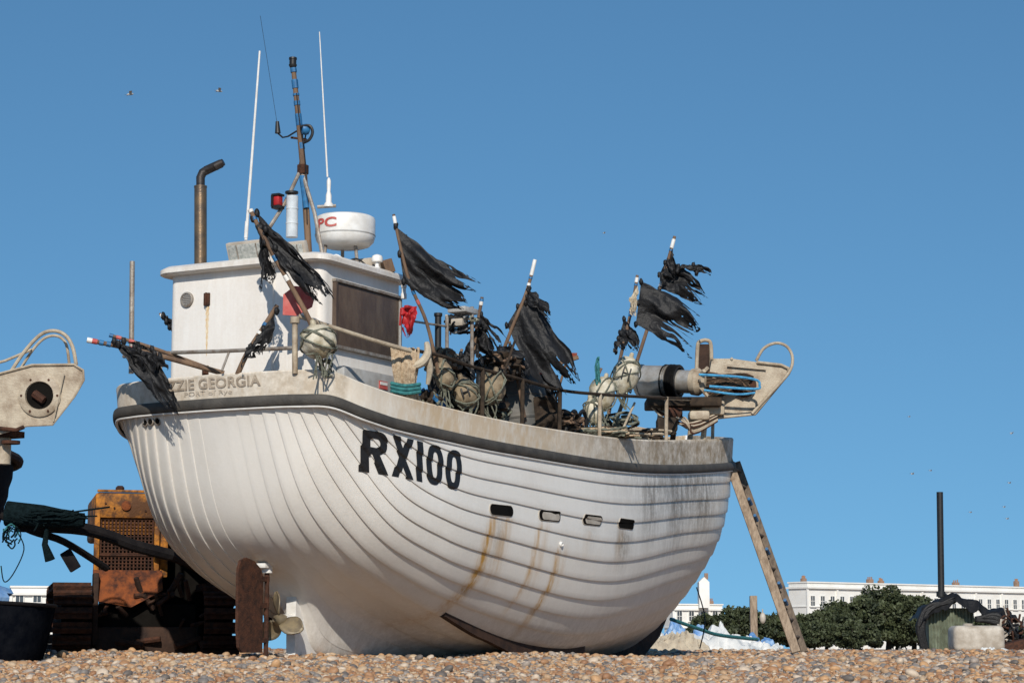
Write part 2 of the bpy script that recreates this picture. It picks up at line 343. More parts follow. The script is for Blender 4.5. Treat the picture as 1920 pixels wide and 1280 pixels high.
def stainf(P):
    x,z=P[:,0],P[:,2]; y=np.abs(P[:,1]); s=np.zeros(len(x))
    for (x0,zt,zb,wd,k) in [(2.60,1.49,.32,.065,1.1),(2.88,1.49,.65,.09,.55),(3.55,1.47,.4,.035,.9),(3.70,1.47,.6,.05,.35),(4.03,1.22,.20,.040,1.2),(4.17,1.22,.6,.04,.4),(4.65,1.45,1.0,.06,.3),(5.5,1.5,1.0,.07,.4)]:
        wv=wd*(1+.5*np.clip((zt-z),0,1)); xx=x0-.06*(zt-z)+.02*np.sin(z*9)
        s+=k*np.exp(-((x-xx)/wv)**2)*np.clip((zt-z)/.03,0,1)*np.clip((z-zb)/.45,0,1)
    s+=.5*np.exp(-((x-.95)/.20)**2-((y)/.14)**2)*(z<1.4)*(z>.8)
    return np.clip(s,0,1)
def grimef(P):
    x,z=P[:,0],P[:,2]; s=np.zeros(len(x))
    s+=.65*np.exp(-((x-7.4)/1.7)**2)*np.clip((z-1.6)/.55,0,1)
    for (x0,zt,zb,wd,k) in [(5.6,1.5,.95,.20,1.0),(4.7,1.5,1.1,.15,.4),(6.4,2.1,1.2,.3,.6),(7.4,2.2,1.2,.4,.6),(8.4,2.3,1.3,.4,.5),(2.75,1.49,.9,.15,.45)]:
        s+=k*np.exp(-((x-x0)/wd)**2)*np.clip((zt-z)/.03,0,1)*np.clip((z-zb)/.4,0,1)
    s+=.45*np.clip((.65-z)/.6,0,1)+.05+.16*np.clip((x-4.5)/3,0,1)
    s+=.12*np.exp(-((x-.45)/.35)**2-((z-2.4)/.10)**2)
    return np.clip(s,0,1)
mb=MB(); allP=[]
for side in (1,-1):
    for k in range(NP):
        wv=np.array([0,.05,.3,.65,1.0]); vv=(k+wv)/NP
        P,Nn=normals(vv)
        tap=(np.clip(st/.5,0,1)*.75+.25)*min(1,.0+k/4.5)
        prof_=np.array([.85,1.0,.74,.36,0.])
        off=(.0175*prof_[:,None]*tap[None,:])
        Q=P+Nn*off[...,None]; Q0=P[0]
        Q=np.concatenate([Q0[None],Q[:1],Q],0)
        Q=Q.copy(); Q[...,1]*=side
        base=len(mb.v); fl=Q.reshape(-1,3); allP.append(fl)
        mb.v+=[tuple(boat(*p)) for p in fl]
        nr=Q.shape[0]
        for r_ in list(range(nr-1)):
            if r_==1: continue
            for i in range(NS-1):
                a_=base+r_*NS+i; mb.f.append((a_,a_+1,a_+NS+1,a_+NS) if side>0 else (a_,a_+NS,a_+NS+1,a_+1)); mb.m.append(0)
allP=np.concatenate(allP)
sa=stainf(allP)*np.where(allP[:,1]>-.15,1,.0); ga=grimef(allP)
HULLV=[Vector(v) for v in mb.v]; BV=BVHTree.FromPolygons(HULLV,mb.f)
hull=mb.obj('hull','hull',BOAT,sharp=60,attrs={'stain':sa,'grime':ga})
# sheer path
rim=herm(CT[:,8,:],np.arange(7.),np.linspace(0,6,60)); top=surf([1.0])[0]
path=np.concatenate([rim[:-1],top[::-1]])
seg=np.linalg.norm(np.diff(path,axis=0),axis=1); al=np.concatenate([[0],np.cumsum(seg)]); NPTH=220
sv=al[-1]*np.linspace(0,1,NPTH)**1.15
path=np.stack([np.interp(sv,al,path[:,i]) for i in range(3)],1)
full=np.concatenate([(path*[1,-1,1])[::-1][:-1],path])
tg=np.gradient(full,axis=0); tg[:,2]=0; tg/=np.linalg.norm(tg,axis=1,keepdims=True)
out=np.stack([tg[:,1],-tg[:,0],tg[:,0]*0],1)
ctr=np.array([5.5,0,0]); sgn=np.sign(((full-ctr)*out)[:,:2].sum(1)); out*=np.where(sgn==0,1,sgn)[:,None]
for _ in range(3): out[1:-1]=(out[:-2]+out[1:-1]*2+out[2:])/4; out/=np.linalg.norm(out,axis=1,keepdims=True)
def hs(x): return 1+.31*min(1,max(0,(x-3.0)/5.0))
def sweep(prof,closed=False,grow=False):
    m_=MB(); np_=len(prof); raw=[]
    for i in range(len(full)):
        for (a_,z_) in prof:
            p=full[i]+out[i]*a_; p=p.copy(); p[2]=full[i][2]+z_*(hs(full[i][0]) if grow and z_>0 else 1); raw.append(p)
    m_.v=[tuple(boat(*p)) for p in raw]
    for i in range(len(full)-1):
        for k in range(np_ if closed else np_-1):
            k2=(k+1)%np_; m_.f.append((i*np_+k,i*np_+k2,(i+1)*np_+k2,(i+1)*np_+k)); m_.m.append(0)
    return m_,np.array(raw)
bw,raw=sweep([(.0,-.03),(.004,.04),(.010,.11),(.016,.18),(.022,.24),(.026,.262),(.012,.277),(-.045,.277),(-.058,.262),(-.05,.1),(-.05,-.02)],grow=True)
x=raw[:,0]; gr=np.where(x<.35,.50,0)+np.clip((x-2.6)/5.0,0,1)*1.1+.10
stn=.40*np.exp(-((x-1.5)/.6)**2)+.45*np.exp(-((x-3)/1.3)**2)+.18
bw.obj('bulwark','bul',BOAT,sharp=45,attrs={'stain':np.clip(stn,0,1),'grime':np.clip(gr,0,1)})
rb,_=sweep([(-.01,-.058),(.036,-.054),(.050,-.035),(.053,0),(.048,.028),(.034,.044),(-.005,.048)]); rb.obj('rubbing_strake','rub',BOAT,sharp=40)
rb2,_=sweep([(.0,-.080),(.024,-.078),(.028,-.064),(.0,-.060)]); rb2.obj('moulding_strip','white',BOAT)
# deck
mb=MB(); Lp=path; vs=[]
for p in Lp:
    for t_ in (-1,-.5,0,.5,1): vs.append(boat(p[0]+(.05 if p[0]<.3 else 0),p[1]*.975*t_,p[2]-.01))
fs=[(i*5+k,i*5+k+1,(i+1)*5+k+1,(i+1)*5+k) for i in range(len(Lp)-1) for k in range(4)]
mb.add(vs,fs); mb.obj('deck','grey',BOAT)
# keel + stem
mb=MB()
outer=[(1.46,-.06),(5.2,-.09),(8.0,-.09),(9.0,-.08),(9.7,.02),(10.25,.30),(10.85,.92),(11.16,1.50),(11.33,2.0),(11.46,2.45),(11.54,3.15)]
inner=[(1.46,.70),(3.2,.05),(7,.06),(8.8,.20),(9.6,.34),(10.1,.66),(10.6,1.15),(10.88,1.6),(11.06,2.0),(11.2,2.45),(11.35,3.15)]
vs=[]
for (o_,i_) in zip(outer,inner):
    for (pp,yw) in ((o_,.05),(o_,-.05),(i_,-.06),(i_,.06)): vs.append(boat(pp[0],yw,pp[1]))
fs=[(i*4+k,i*4+(k+1)%4,(i+1)*4+(k+1)%4,(i+1)*4+k) for i in range(len(outer)-1) for k in range(4)]+[(0,1,2,3),(40,43,42,41)]
mb.add(vs,fs); mb.m=[1 if (i//4) in (1,2,3,4,5) else 0 for i in range(len(mb.m))]; mb.obj('keel',['white','keelwood'],BOAT,sharp=30)
# bilge keel
mb=MB()
for sd in (1,-1):
    vs=[];NX=30
    for i in range(NX):
        t_=i/(NX-1); x_=2.60+3.2*t_
        hit=BV.ray_cast(boat(x_,sd*1.10,-1),U); zt=hit[0].z if hit[0] else .3
        dep=(.02+.15*min(1,t_*1.6)); zb=(zt-dep)*(1-max(0,t_-.4)/.6)+(-.08)*max(0,t_-.4)/.6
        for (yw,zz) in ((.035,zt+.04),(.035,zb),(-.035,zb),(-.035,zt+.04)): vs.append(boat(x_,sd*(1.10+yw),zz))
    mb.add(vs,[(i*4+k,i*4+(k+1)%4,(i+1)*4+(k+1)%4,(i+1)*4+k) for i in range(NX-1) for k in range(4)]+[(0,1,2,3),(4*NX-1,4*NX-2,4*NX-3,4*NX-4)])
mb.obj('bilge_keel',['keelwood'],BOAT,sharp=30)
def onhull(x_,z_,off=.006):
    hit=BV.ray_cast(boat(x_,4,z_),-R)
    if hit[0] is None: return boat(x_,1.6,z_)
    return hit[0]+R*off
def onhull_env(x_,z_,off=.004):
    best=None
    for dz in (-.016,-.008,0,.008,.016):
        hit=BV.ray_cast(boat(x_,4,z_+dz),-R)
        if hit[0]:
            q=(hit[0]-boat(x_,0,z_)).dot(R)
            if best is None or q>best: best=q
    return boat(x_,best if best else 1.6,z_)+R*off
def onstern(y_,z_,off=.006):
    hit=BV.ray_cast(boat(-2,y_,z_),F)
    return (hit[0] if hit[0] else boat(0,y_,z_))-F*off
def gridcut(bm,wd,ht,da,db):
    for axn,mxv,dd in (((1,0,0),wd,da),((0,1,0),ht,db)):
        c_=dd
        while c_<mxv:
            bmesh.ops.bisect_plane(bm,geom=bm.verts[:]+bm.edges[:]+bm.faces[:],plane_co=Vector(axn)*c_,plane_no=axn,dist=1e-6); c_+=dd
    bmesh.ops.triangulate(bm,faces=bm.faces[:]); bm.verts.index_update()
    V=[v.co.copy() for v in bm.verts]; Fc=[tuple(v.index for v in f.verts) for f in bm.faces]; bm.free(); return V,Fc
def text2d(s,wd,ht,offset=0.0,da=.02,db=.02):
    cu=bpy.data.curves.new('t','FONT'); cu.body=s; cu.size=1; cu.offset=offset; cu.resolution_u=6; cu.space_character=1.0+offset*1.2
    ob=bpy.data.objects.new('t',cu); COL.objects.link(ob); bpy.context.view_layer.update()
    me=bpy.data.meshes.new_from_object(ob.evaluated_get(bpy.context.evaluated_depsgraph_get()))
    bm=bmesh.new(); bm.from_mesh(me); bpy.data.objects.remove(ob); bpy.data.curves.remove(cu); bpy.data.meshes.remove(me)
    xs_=[v.co.x for v in bm.verts]; ys_=[v.co.y for v in bm.verts]; x0,x1,y0,y1=min(xs_),max(xs_),min(ys_),max(ys_)
    for v in bm.verts: v.co=Vector(((v.co.x-x0)/(x1-x0)*wd,(v.co.y-y0)/(y1-y0)*ht,0))
    return gridcut(bm,wd,ht,da,db)
# sign-painted block capitals, drawn stroke by stroke
def letters(wd,ht):
    bm=bmesh.new(); sx_=wd/2.98
    def poly(pp,x0): 
        vs_=[bm.verts.new(((x0+a_)*sx_,b_*ht,0)) for a_,b_ in pp]; bm.faces.new(vs_)
    def strip(o_,i_,x0,closed=False):
        n_=len(o_)
        for k in range(n_ if closed else n_-1):
            k2=(k+1)%n_; poly([o_[k],o_[k2],i_[k2],i_[k]],x0)
    x0=0
    poly([(0,0),(.2,0),(.2,1),(0,1)],x0)
    oo=[(.2,1),(.38,1)]+[(.38+.23*math.sin(a_),.725+.275*math.cos(a_)) for a_ in np.linspace(.25,math.pi-.25,9)]+[(.38,.45),(.2,.45)]
    ii=[(.2,.83),(.34,.83)]+[(.34+.075*math.sin(a_),.725+.105*math.cos(a_)) for a_ in np.linspace(.25,math.pi-.25,9)]+[(.34,.62),(.2,.62)]
    strip(oo,ii,x0); poly([(.24,.45),(.44,.45),(.63,0),(.42,0)],x0)
    x0=.72
    poly([(0,1),(.2,1),(.62,0),(.42,0)],x0); poly([(.42,1),(.62,1),(.41,.5),(.31,.738)],x0); poly([(0,0),(.2,0),(.31,.262),(.21,.5)],x0)
    x0=1.44; poly([(0,0),(.2,0),(.2,1),(0,1)],x0)
    for x0 in (1.76,2.42):
        an=np.linspace(0,2*math.pi,28,endpoint=False)
        se=lambda c_,p: math.copysign(abs(c_)**p,c_)
        strip([(.28+.28*se(math.cos(t_),.75),.5+.5*se(math.sin(t_),.8)) for t_ in an],[(.28+.09*se(math.cos(t_),.75),.5+.33*se(math.sin(t_),.8)) for t_ in an],x0,True)
    return gridcut(bm,wd,ht,.02,.010)
V,Fc=letters(1.36,.39)
mb=MB(); mb.add([onhull_env(.62+v.x-(.30*max(0,1-v.x/1.36)-.12)*(v.y-.19),1.81+v.y-.085*v.x) for v in V],Fc); mb.obj('registration_number','black',BOAT,label='bold black painted letters RX100',sharp=0)
ap=np.concatenate([[0],np.cumsum(np.linalg.norm(np.diff(full[:,:2],axis=0),axis=1))]); mid=ap[NPTH-1]
def onbul(s_,z_,off):
    k=np.array([np.interp(mid+s_,ap,full[:,i]) for i in range(3)]); o_=np.array([np.interp(mid+s_,ap,out[:,i]) for i in range(3)])
    q=k+o_*(.004+.092*max(0,z_)+off); return boat(q[0],q[1],k[2]+z_)
for (s_,wd,ht,s0,z0,nm,of,mt_) in (('LIZZIE GEORGIA',1.20,.105,-.60,.140,'boat_name',.03,'fadedtext'),('PORT of Rye',.56,.055,-.28,.070,'port_name',.0,'fadedtext2')):
    V,Fc=text2d(s_,wd,ht,of,.04,.03); mb=MB(); mb.add([onbul(s0+v.x,z0+v.y,.005) for v in V],Fc)
    mb.obj(nm,mt_,BOAT,label='faded brown painted lettering on the stern',sharp=0)
def rrect(cx,cz,hx,hz,n_=10,k=1):
    pts_=[]
    r_=hz
    for (sx_,a0) in ((1,-90),(-1,90)):
        for i in range(n_+1):
            a_=math.radians(a0+180*i/n_); pts_.append((cx+sx_*(hx-r_)+r_*math.cos(a_)*1,cz+r_*math.sin(a_)))
    return pts_
for i,(x_,z_) in enumerate(SLOTS):
    mb=MB(); poly=rrect(x_,z_,.23,.055)
    ring=[onhull(a_,b_,.004) for a_,b_ in poly]; mb.tube(ring+[ring[0]],.006,6,0)
    c_=onhull(x_,z_,.014)
    inner=[p+R*.006 for p in ring]; mb.add([c_]+inner,[(0,k+1,(k+1)%len(inner)+1) for k in range(len(inner))],1)
    if i in (1,2):
        pl=[onhull(a_,b_,.018) for a_,b_ in rrect(x_+.01,z_-.005,.19,.040)]; mb.add([c_+R*.01]+pl,[(0,k+1,(k+1)%len(pl)+1) for k in range(len(pl))],2)
    mb.obj('freeing_port',['tank','dark','tank'],BOAT,sharp=30)
for dy in (-.09,0,.09):
    mb=MB(); c_=onstern(-.75+dy,2.335,.0); mb.lathe(c_,[(.040,-.01),(.040,.012),(.030,.016),(.028,.008)],-F,16,0,caps=False); mb.lathe(c_-F*.009,[(.0285,0),(.0285,.002)],-F,16,1)
    mb.obj('drain_outlet',['steel','dark'],BOAT)
mb=MB(); c_=onhull(4.03,1.25,.0); mb.lathe(c_,[(.03,0),(.03,.02),(.018,.025),(.016,.01)],R,14,0,caps=False); mb.lathe(c_+R*.006,[(.017,0),(.017,.002)],R,12,1); mb.obj('drain_outlet',['white','dark'],BOAT)
# rudder
mb=MB()
prof=[(.95,.10),(.95,.84),(.90,.92),(.79,.99),(.66,1.02),(.57,.99),(.53,.90),(.53,.32),(.56,.15),(.62,.10)]
mb.extr([boat(a_,-.015,b_) for a_,b_ in prof],R*.03); mb.tube([boat(1.03,0,-.03),boat(1.03,0,.92)],.024,10)
for z_ in (.22,.56,.82): mb.box(boat(.97,0,z_),.16,.036,.05)
mb.obj('rudder',['rust'],BOAT,label='rusty brown steel rudder blade',sharp=30)
mb=MB(); mb.tube([boat(1.03,0,.88),boat(1.03,0,1.06)],.055,12); mb.box(boat(.99,0,.95),.16,.12,.05,bev=.01); mb.obj('rudder_stock',['white'],BOAT)
mb=MB(); mb.box(boat(1.15,0,-.02),.75,.07,.06); mb.obj('keel_shoe',['rust'],BOAT)
mb=MB(); hub=boat(1.26,0,.42); mb.lathe(hub,[(.02,-.10),(.05,-.06),(.062,.02),(.055,.12)],F,16)
for k in range(3):
    a_=math.radians(-20+120*k); d=R*math.cos(a_)+U*math.sin(a_); e_=d.cross(F)
    vs=[];nu,nv=8,7
    for i in range(nu):
        u_=i/(nu-1); rr=.05+.24*u_; wd=.115*math.sin(math.pi*min(1,.18+u_*.80))**.7 if u_<1 else .03; tw=math.radians(55-30*u_)
        for j in range(nv):
            s_=(j/(nv-1)-.5)*2*wd; cam_=.02*(1-(2*j/(nv-1)-1)**2); vs.append(hub+d*rr+e_*s_*math.cos(tw)+F*(s_*math.sin(tw)+cam_))
    mb.add(vs,[(i*nv+j,i*nv+j+1,(i+1)*nv+j+1,(i+1)*nv+j) for i in range(nu-1) for j in range(nv-1)])
ob=mb.obj('propeller',['prop'],BOAT,label='bronze three-bladed propeller',sharp=0); sd_=ob.modifiers.new('t','SOLIDIFY'); sd_.thickness=.012
mb=MB(); mb.tube([boat(1.32,0,.42),boat(1.7,0,.42)],.06,12); mb.obj('shaft_tube',['white'],BOAT)
# ---------------------------------------------------------------- wheelhouse
def rplan(x0,x1,y0,y1,r_,n_=6):
    p=[]
    for (cx,cy,a0) in ((x0+r_,y0+r_,180),(x1-r_,y0+r_,270),(x1-r_,y1-r_,0),(x0+r_,y1-r_,90)):
        for i in range(n_+1):
            a_=math.radians(a0+90*i/n_); p.append((cx+r_*math.cos(a_),cy+r_*math.sin(a_)))
    return p
def stack(mb,levels,mi=0,camber=0):
    n_=len(levels[0][0]); vs=[]
    for pl,z_ in levels: vs+=[boat(a_,b_,z_+camber*(1-(b_/1.1)**2)) for a_,b_ in pl]
    fs=[(i*n_+k,i*n_+(k+1)%n_,(i+1)*n_+(k+1)%n_,(i+1)*n_+k) for i in range(len(levels)-1) for k in range(n_)]
    fs+=[tuple(range(n_)),tuple((len(levels)-1)*n_+k for k in range(n_))]; mb.add(vs,fs,mi)
mb=MB(); pl=rplan(.52,2.0,-.90,.95,.09)
stack(mb,[(pl,z_) for z_ in np.linspace(2.1,3.86,12)])
gv=[.12+.45*max(0,(2.95-v[2])/.5) for v in mb.v]
WH=mb.obj('wheelhouse','house',BOAT,label='white wheelhouse with rounded roof edge',sharp=40,attrs={'grime':gv,'stain':[.06]*len(gv)})
mb=MB(); a0=rplan(.42,2.08,-.98,1.03,.14); a1=rplan(.40,2.10,-1.0,1.05,.15); a2=rplan(.44,2.06,-.96,1.01,.14); a3=rplan(.8,1.7,-.6,.65,.2)
stack(mb,[(a0,3.84),(a1,3.853),(a1,3.895),(a2,3.922),(a3,3.945)],0,.045)
mb.obj('roof','house',WH,attrs={'grime':[.35]*len(mb.v),'stain':[.05]*len(mb.v)})
def panel(mb,fn,w2,h2,r_,depth,mi=0,n_=8):
    p=[(-w2,-h2),(w2,-h2)]
    for i in range(n_+1):
        a_=math.radians(90*i/n_); p.append((w2-r_+r_*math.cos(a_),h2-r_+r_*math.sin(a_)))
    for i in range(n_+1):
        a_=math.radians(90+90*i/n_); p.append((-w2+r_+r_*math.cos(a_),h2-r_+r_*math.sin(a_)))
    a_=[fn(u_,v_,0) for u_,v_ in p]; b_=[fn(u_*.985,v_*.99,depth) for u_,v_ in p]; n2=len(p)
    mb.add(a_+b_,[(i,(i+1)%n2,(i+1)%n2+n2,i+n2) for i in range(n2)]+[tuple(range(n2,2*n2))],mi)
mb=MB(); panel(mb,lambda u_,v_,d:boat(.522-d,-.01+u_,3.18+v_),.40,.60,.09,.022)
DOOR=mb.obj('door','house',WH,attrs={'grime':[.14]*len(mb.v),'stain':[.05]*len(mb.v)},sharp=30)
for z_ in (3.58,2.85):
    mb=MB(); mb.box(boat(.495,-.405,z_),.03,.07,.13,bev=.006); mb.box(boat(.490,-.405,z_),.045,.018,.135,bev=.005)
    mb.obj('hinge','rust',WH)
mb=MB(); NR=26
mb.add([boat(.4975,-.40+s_*(.018*(1-i/(NR-1))**.6*(1+.35*math.sin(i*2.1))+.002),3.51-.5*i/(NR-1)) for i in range(NR) for s_ in (-1,1)],[(2*i,2*i+1,2*i+3,2*i+2) for i in range(NR-1)])
m_=mat('rust_run',(.62,.42,.20),.6,(.78,.68,.52),14); mb.obj('rust_run',[m_],WH)
mb=MB(); c_=boat(.518,-.665,3.60); mb.lathe(c_,[(.078,0),(.078,.018),(.062,.024),(.058,.012)],-F,24,0,caps=False); mb.lathe(c_-F*.008,[(.058,0),(.058,.002)],-F,24,1)
for k in range(6): mb.box(c_-F*.012+U*(-.045+.018*k),.012,2*math.sqrt(max(0,.056**2-(-.045+.018*k)**2)),.008,mi=0)
mb.obj('vent',['steel','grey'],WH)
mb=MB(); mb.box(boat(1.31,.962,3.37),1.16,.03,.62,mi=0,bev=.004)
mb.box(boat(1.31,.972,3.045),1.26,.05,.03,mi=1); mb.box(boat(1.31,.972,3.695),1.24,.05,.025,mi=1); mb.box(boat(.715,.972,3.37),.03,.05,.62,mi=2); mb.box(boat(1.91,.972,3.37),.03,.05,.62,mi=1)
mb.obj('window',['bwood','steel','bwood'],WH,label='dirty brown boarded side window')
mb=MB(); mb.box(boat(1.35,1.0,2.72),1.15,.10,.28,bev=.02); mb.obj('side_locker',['grey'],WH)
mb=MB(); mb.box(boat(1.48,1.056,2.74),.15,.01,.08,mi=0); mb.box(boat(1.48,1.062,2.755),.13,.006,.03,mi=1); mb.obj('warning_label',['redp','white'],WH)
# roof gear ------------------------------------------------------
def part(name,mats,fn,parent=BOAT,**k):
    mb=MB(); fn(mb); return mb.obj(name,mats,parent,**k)
def ex(mb):
    mb.tube([W(376,525,21.6),W(376,349,21.6)],.065,20,0); mb.tube([W(376,352,21.6),W(376,349,21.6)],.068,20,0)
    mb.tube([W(376,350,21.6),W(376,333,21.6),W(380,324,21.6),W(388,319,21.6),W(414,307,21.5)],[.045,.046,.046,.047,.045],16,1); mb.tube([W(404,312,21.5),W(419,304,21.48)],[.047,.036],16,1)
part('exhaust_pipe',['bronze','soot'],ex,label='bronze heat-stained exhaust pipe with angled tip')
part('antenna',['white'],lambda mb:(mb.tube([W(461,450,21.2),W(487,96,21.2)],[.016,.010],8),mb.tube([W(461,446,21.2),W(463,415,21.2)],.02,8)),label='long white whip aerial')
part('antenna',['white','steel'],lambda mb:(mb.tube([W(599,60,21.2),W(614,332,21.2)],[.005,.010],8),mb.lathe(W(616,388,21.2),[(.05,0),(.045,.03),(.03,.05),(.03,.12),(.018,.16),(.022,.22),(.022,.27),(.01,.3)],U,12,0),mb.tube([W(595,388,21.2),W(630,386,21.2)],.018,8,1)),label='thin white aerial with moulded base')
part('antenna',['black','white'],lambda mb:(mb.tube([W(488,30,21.0),W(519,228,21.0)],.0022,6,0),mb.tube([W(521,250,21.0),W(520,228,21.0)],[.03,.018],10,0),mb.tube([W(521,250,21),W(530,258,21),W(540,256,21.1),W(556,246,21.2)],.009,6,0)),label='thin whip aerial on black base')
def mast(mb):
    Y=21.2
    mb.tube([W(580,490,Y),W(570,330,Y),W(561,235,Y),W(550,128,Y)],[.034,.034,.030,.024],12,0)
    f_=lambda y_:550+(y_-128)*.105
    for (y0,y1) in ((150,166),(176,180),(190,198),(214,236),(128,136),(268,280)):
        mb.tube([W(f_(y0),y0,Y),W(f_(y1),y1,Y)],.033,12,1)
    mb.tube([W(566,330,Y-.03),W(574,390,Y-.03)],.03,10,1)
    mb.box(W(568,318,Y),.09,.09,.10,mi=2,bev=.01)
    mb.tube([W(566,322,Y),W(590,400,Y-.2),W(607,492,Y-.3)],.020,8,3)
    mb.tube([W(562,322,Y),W(535,380,Y-.2),W(503,430,Y-.3),W(470,490,Y-.4)],.020,8,3)
    mb.tube([W(556,335,Y),W(574,250,Y+.02)],.008,6,2)
    mb.tube([W(581,488,Y+.2),W(569,330,Y)],.017,8,3)
    mb.tube([W(545,258,Y),W(575,262,Y)],.012,8,2)
    mb.tube([W(556,175,Y-.04),W(562,230,Y-.05),W(572,300,Y-.05),W(576,420,Y-.04)],.006,5,4,4)
part('mast',['wood','blue','rust','steel','black'],mast,label='brown tripod mast wrapped with blue tape',sharp=30)
part('masthead_light',['grey','black','clear'],lambda mb:mb.lathe(W(549,127,21.2),[(.03,0),(.042,.02),(.042,.03),(.036,.035),(.036,.08),(.042,.085),(.04,.105),(.0,.11)],U,14,1))
part('horn',['blue','black'],lambda mb:(mb.lathe(W(573,243,21.15),[(.03,-.04),(.05,-.035),(.060,0),(.05,.03),(.03,.04)],Vector((.9,.3,0)),14,0),mb.tube([W(563,238,21.12),W(580,236,21.1),W(586,248,21.1),W(580,262,21.1),W(568,268,21.12)],.016,8,1,4)))
part('signal_light',['clear','black'],lambda mb:(mb.lathe(W(547,445,20.95),[(.06,0),(.06,.13),(.064,.135),(.064,.145),(.06,.15),(.06,.28),(.064,.285),(.064,.295),(.06,.30),(.06,.42)],U,18,0),mb.lathe(W(547,363,20.95),[(.066,0),(.066,.02),(.0,.03)],U,18,1)),label='tall clear cylindrical all-round light')
part('port_light',['red','black'],lambda mb:(mb.box(W(521,377,20.95),.08,.075,.10,mi=0,bev=.015),mb.box(W(521,366,20.95),.10,.09,.02,mi=1),mb.box(W(521,389,20.95),.10,.09,.03,mi=1),mb.box(W(514,378,20.95),.09,.02,.12,mi=1)),label='red navigation light')
def radar(mb):
    c_=W(647,464,21.3); mb.lathe(c_,[(.0,-.01),(.20,0),(.25,.015),(.290,.055),(.303,.095),(.306,.12),(.306,.275),(.298,.300),(.27,.315),(.12,.325),(0,.328)],U,36,0,caps=False)
    mb.lathe(c_,[(.307,.112),(.310,.119),(.307,.126)],U,36,1,caps=False)
RAD=part('radar_scanner',['white','grey'],radar,label='round white radar dome')
V,Fc=text2d('PC',.24,.10,.03,.03,.1); cR=W(647,464,21.3)
def onrad(a_,z_):
    th=math.radians(-147)+a_/.305; return cR+Vector((math.cos(th)*.311,math.sin(th)*.311,z_))
mb=MB(); mb.add([onrad(v.x-.0,.16+v.y) for v in V],Fc); mb.obj('radar_lettering','redp',RAD,sharp=0)
def rlegs(mb):
    for dx,dy in ((-.15,-.1),(.15,-.1),(.0,.15)):
        c_=W(640,466,21.3); mb.tube([c_+Vector((dx,dy,.02)),c_+Vector((dx*1.2,dy*1.2,-.25))],.018,8)
    mb.box(W(650,498,21.3)+U*.0,.5,.35,.03,bev=.005)
part('radar_bracket',['steel'],rlegs)
def flood(mb,c_,ln):
    ax=((F*.93+U*.36).normalized(),R,(U*.93-F*.36).normalized())
    mb.box(c_,.07,ln,.20,ax,0,.012); mb.box(c_-ax[0]*.038,.012,ln-.05,.15,ax,1,.004)
    for q in (-.18,.18): mb.box(c_-ax[0]*.045+R*q*ln*1.3,.008,.012,.15,ax,2)
    mb.box(c_+R*.0-U*.12,.03,.3,.08,None,2)
part('floodlight',['tank','glass','steel'],lambda mb:flood(mb,W(468,470,20.75),.50))
part('floodlight',['tank','glass','steel'],lambda mb:flood(mb,W(552,472,20.50),.30))
part('satellite_receiver',['white'],lambda mb:mb.lathe(W(707,512,21.2),[(.03,0),(.03,.06),(.022,.07),(.022,.11),(.055,.115),(.06,.14),(.05,.175),(.02,.19),(0,.192)],U,18))
part('roof_box',['tank','wood'],lambda mb:(mb.box(W(685,503,21.5),.30,.34,.15,mi=0,bev=.01),mb.box(W(727,500,21.4),.10,.12,.14,(Vector((.9,.3,.3)).normalized(),Vector((-.3,.95,0)).normalized(),Vector((-.3,-.1,.95)).normalized()),1,.004)))
part('roof_cable',['black','white'],lambda mb:(mb.tube([W(575,495,21),W(600,480,21),W(640,492,21),W(668,485,21.1),W(690,500,21.2)],.008,6,0,6),mb.tube([W(610,495,20.9),W(630,478,21),W(655,497,21)],.01,6,1,6)))
# ---------------------------------------------------------------- rails
def rail_stern(mb):
    mb.tube([W(232,668,21.3),W(290,662,20.9),W(420,658,20.3),W(552,652,19.95)],.019,10,0)
    mb.tube([W(553,598,19.95),W(553,700,19.95)],.028,10,1); mb.lathe(W(553,600,19.95),[(.045,-.03),(.045,.03)],U,12,1)
    mb.tube([W(430,658,20.28),W(416,695,20.2)],.012,8,0); mb.tube([W(300,662,20.85),W(302,708,20.75)],.016,8,0)
part('stern_rail',['steel','cream'],rail_stern)
part('quarter_pole',['steel'],lambda mb:mb.tube([W(248,490,21.1),W(246,700,21.1)],.026,12),label='plain grey metal pole on the port quarter')
part('boom',['cream'],lambda mb:(mb.tube([W(560,592,19.95),W(600,606,20.0),W(700,638,20.3),W(770,658,20.6)],.022,10)))
def yr(a): return float(np.interp(a,[700,830,1000,1180,1273,1340],[1.45,1.56,1.68,1.68,1.54,1.26]))
def rail_side(mb):
    rp_=[B(a_,b_,yr(a_)) for a_,b_ in ((770,655),(830,668),(885,687),(970,709),(1050,731),(1125,739),(1190,743),(1250,746),(1335,747))]
    mb.tube(rp_,.018,8,0,4)
    mb.tube([B(a_,b_,yr(a_)) for a_,b_ in ((1125,739),(1250,747),(1337,752))],.015,8,1)
    for (a_,b_,c_) in ((980,711,806),(1050,731,814),(1125,739,824),(1250,744,829),(1337,745,827),(905,690,785)):
        mb.tube([B(a_,b_,yr(a_)),B(a_-1,c_,yr(a_))],.023,8,1 if a_ in(1125,1250,1337) else 0)
    mb.tube([B(1190,755,1.6),B(1160,822,1.6)],.014,8,1); mb.tube([B(945,700,1.6),B(965,640,1.5)],.014,8,0)
part('side_rail',['darkgear','cream'],rail_side)
def gallows(mb):
    for a_ in (1060,1076): mb.tube([B(a_-2,815,1.5),B(a_+6,790,1.5),B(a_+14,772,1.5),B(a_+20,774,1.5),B(a_+24,800,1.5)],.022,8,0,4)
part('fairlead',['black'],gallows)
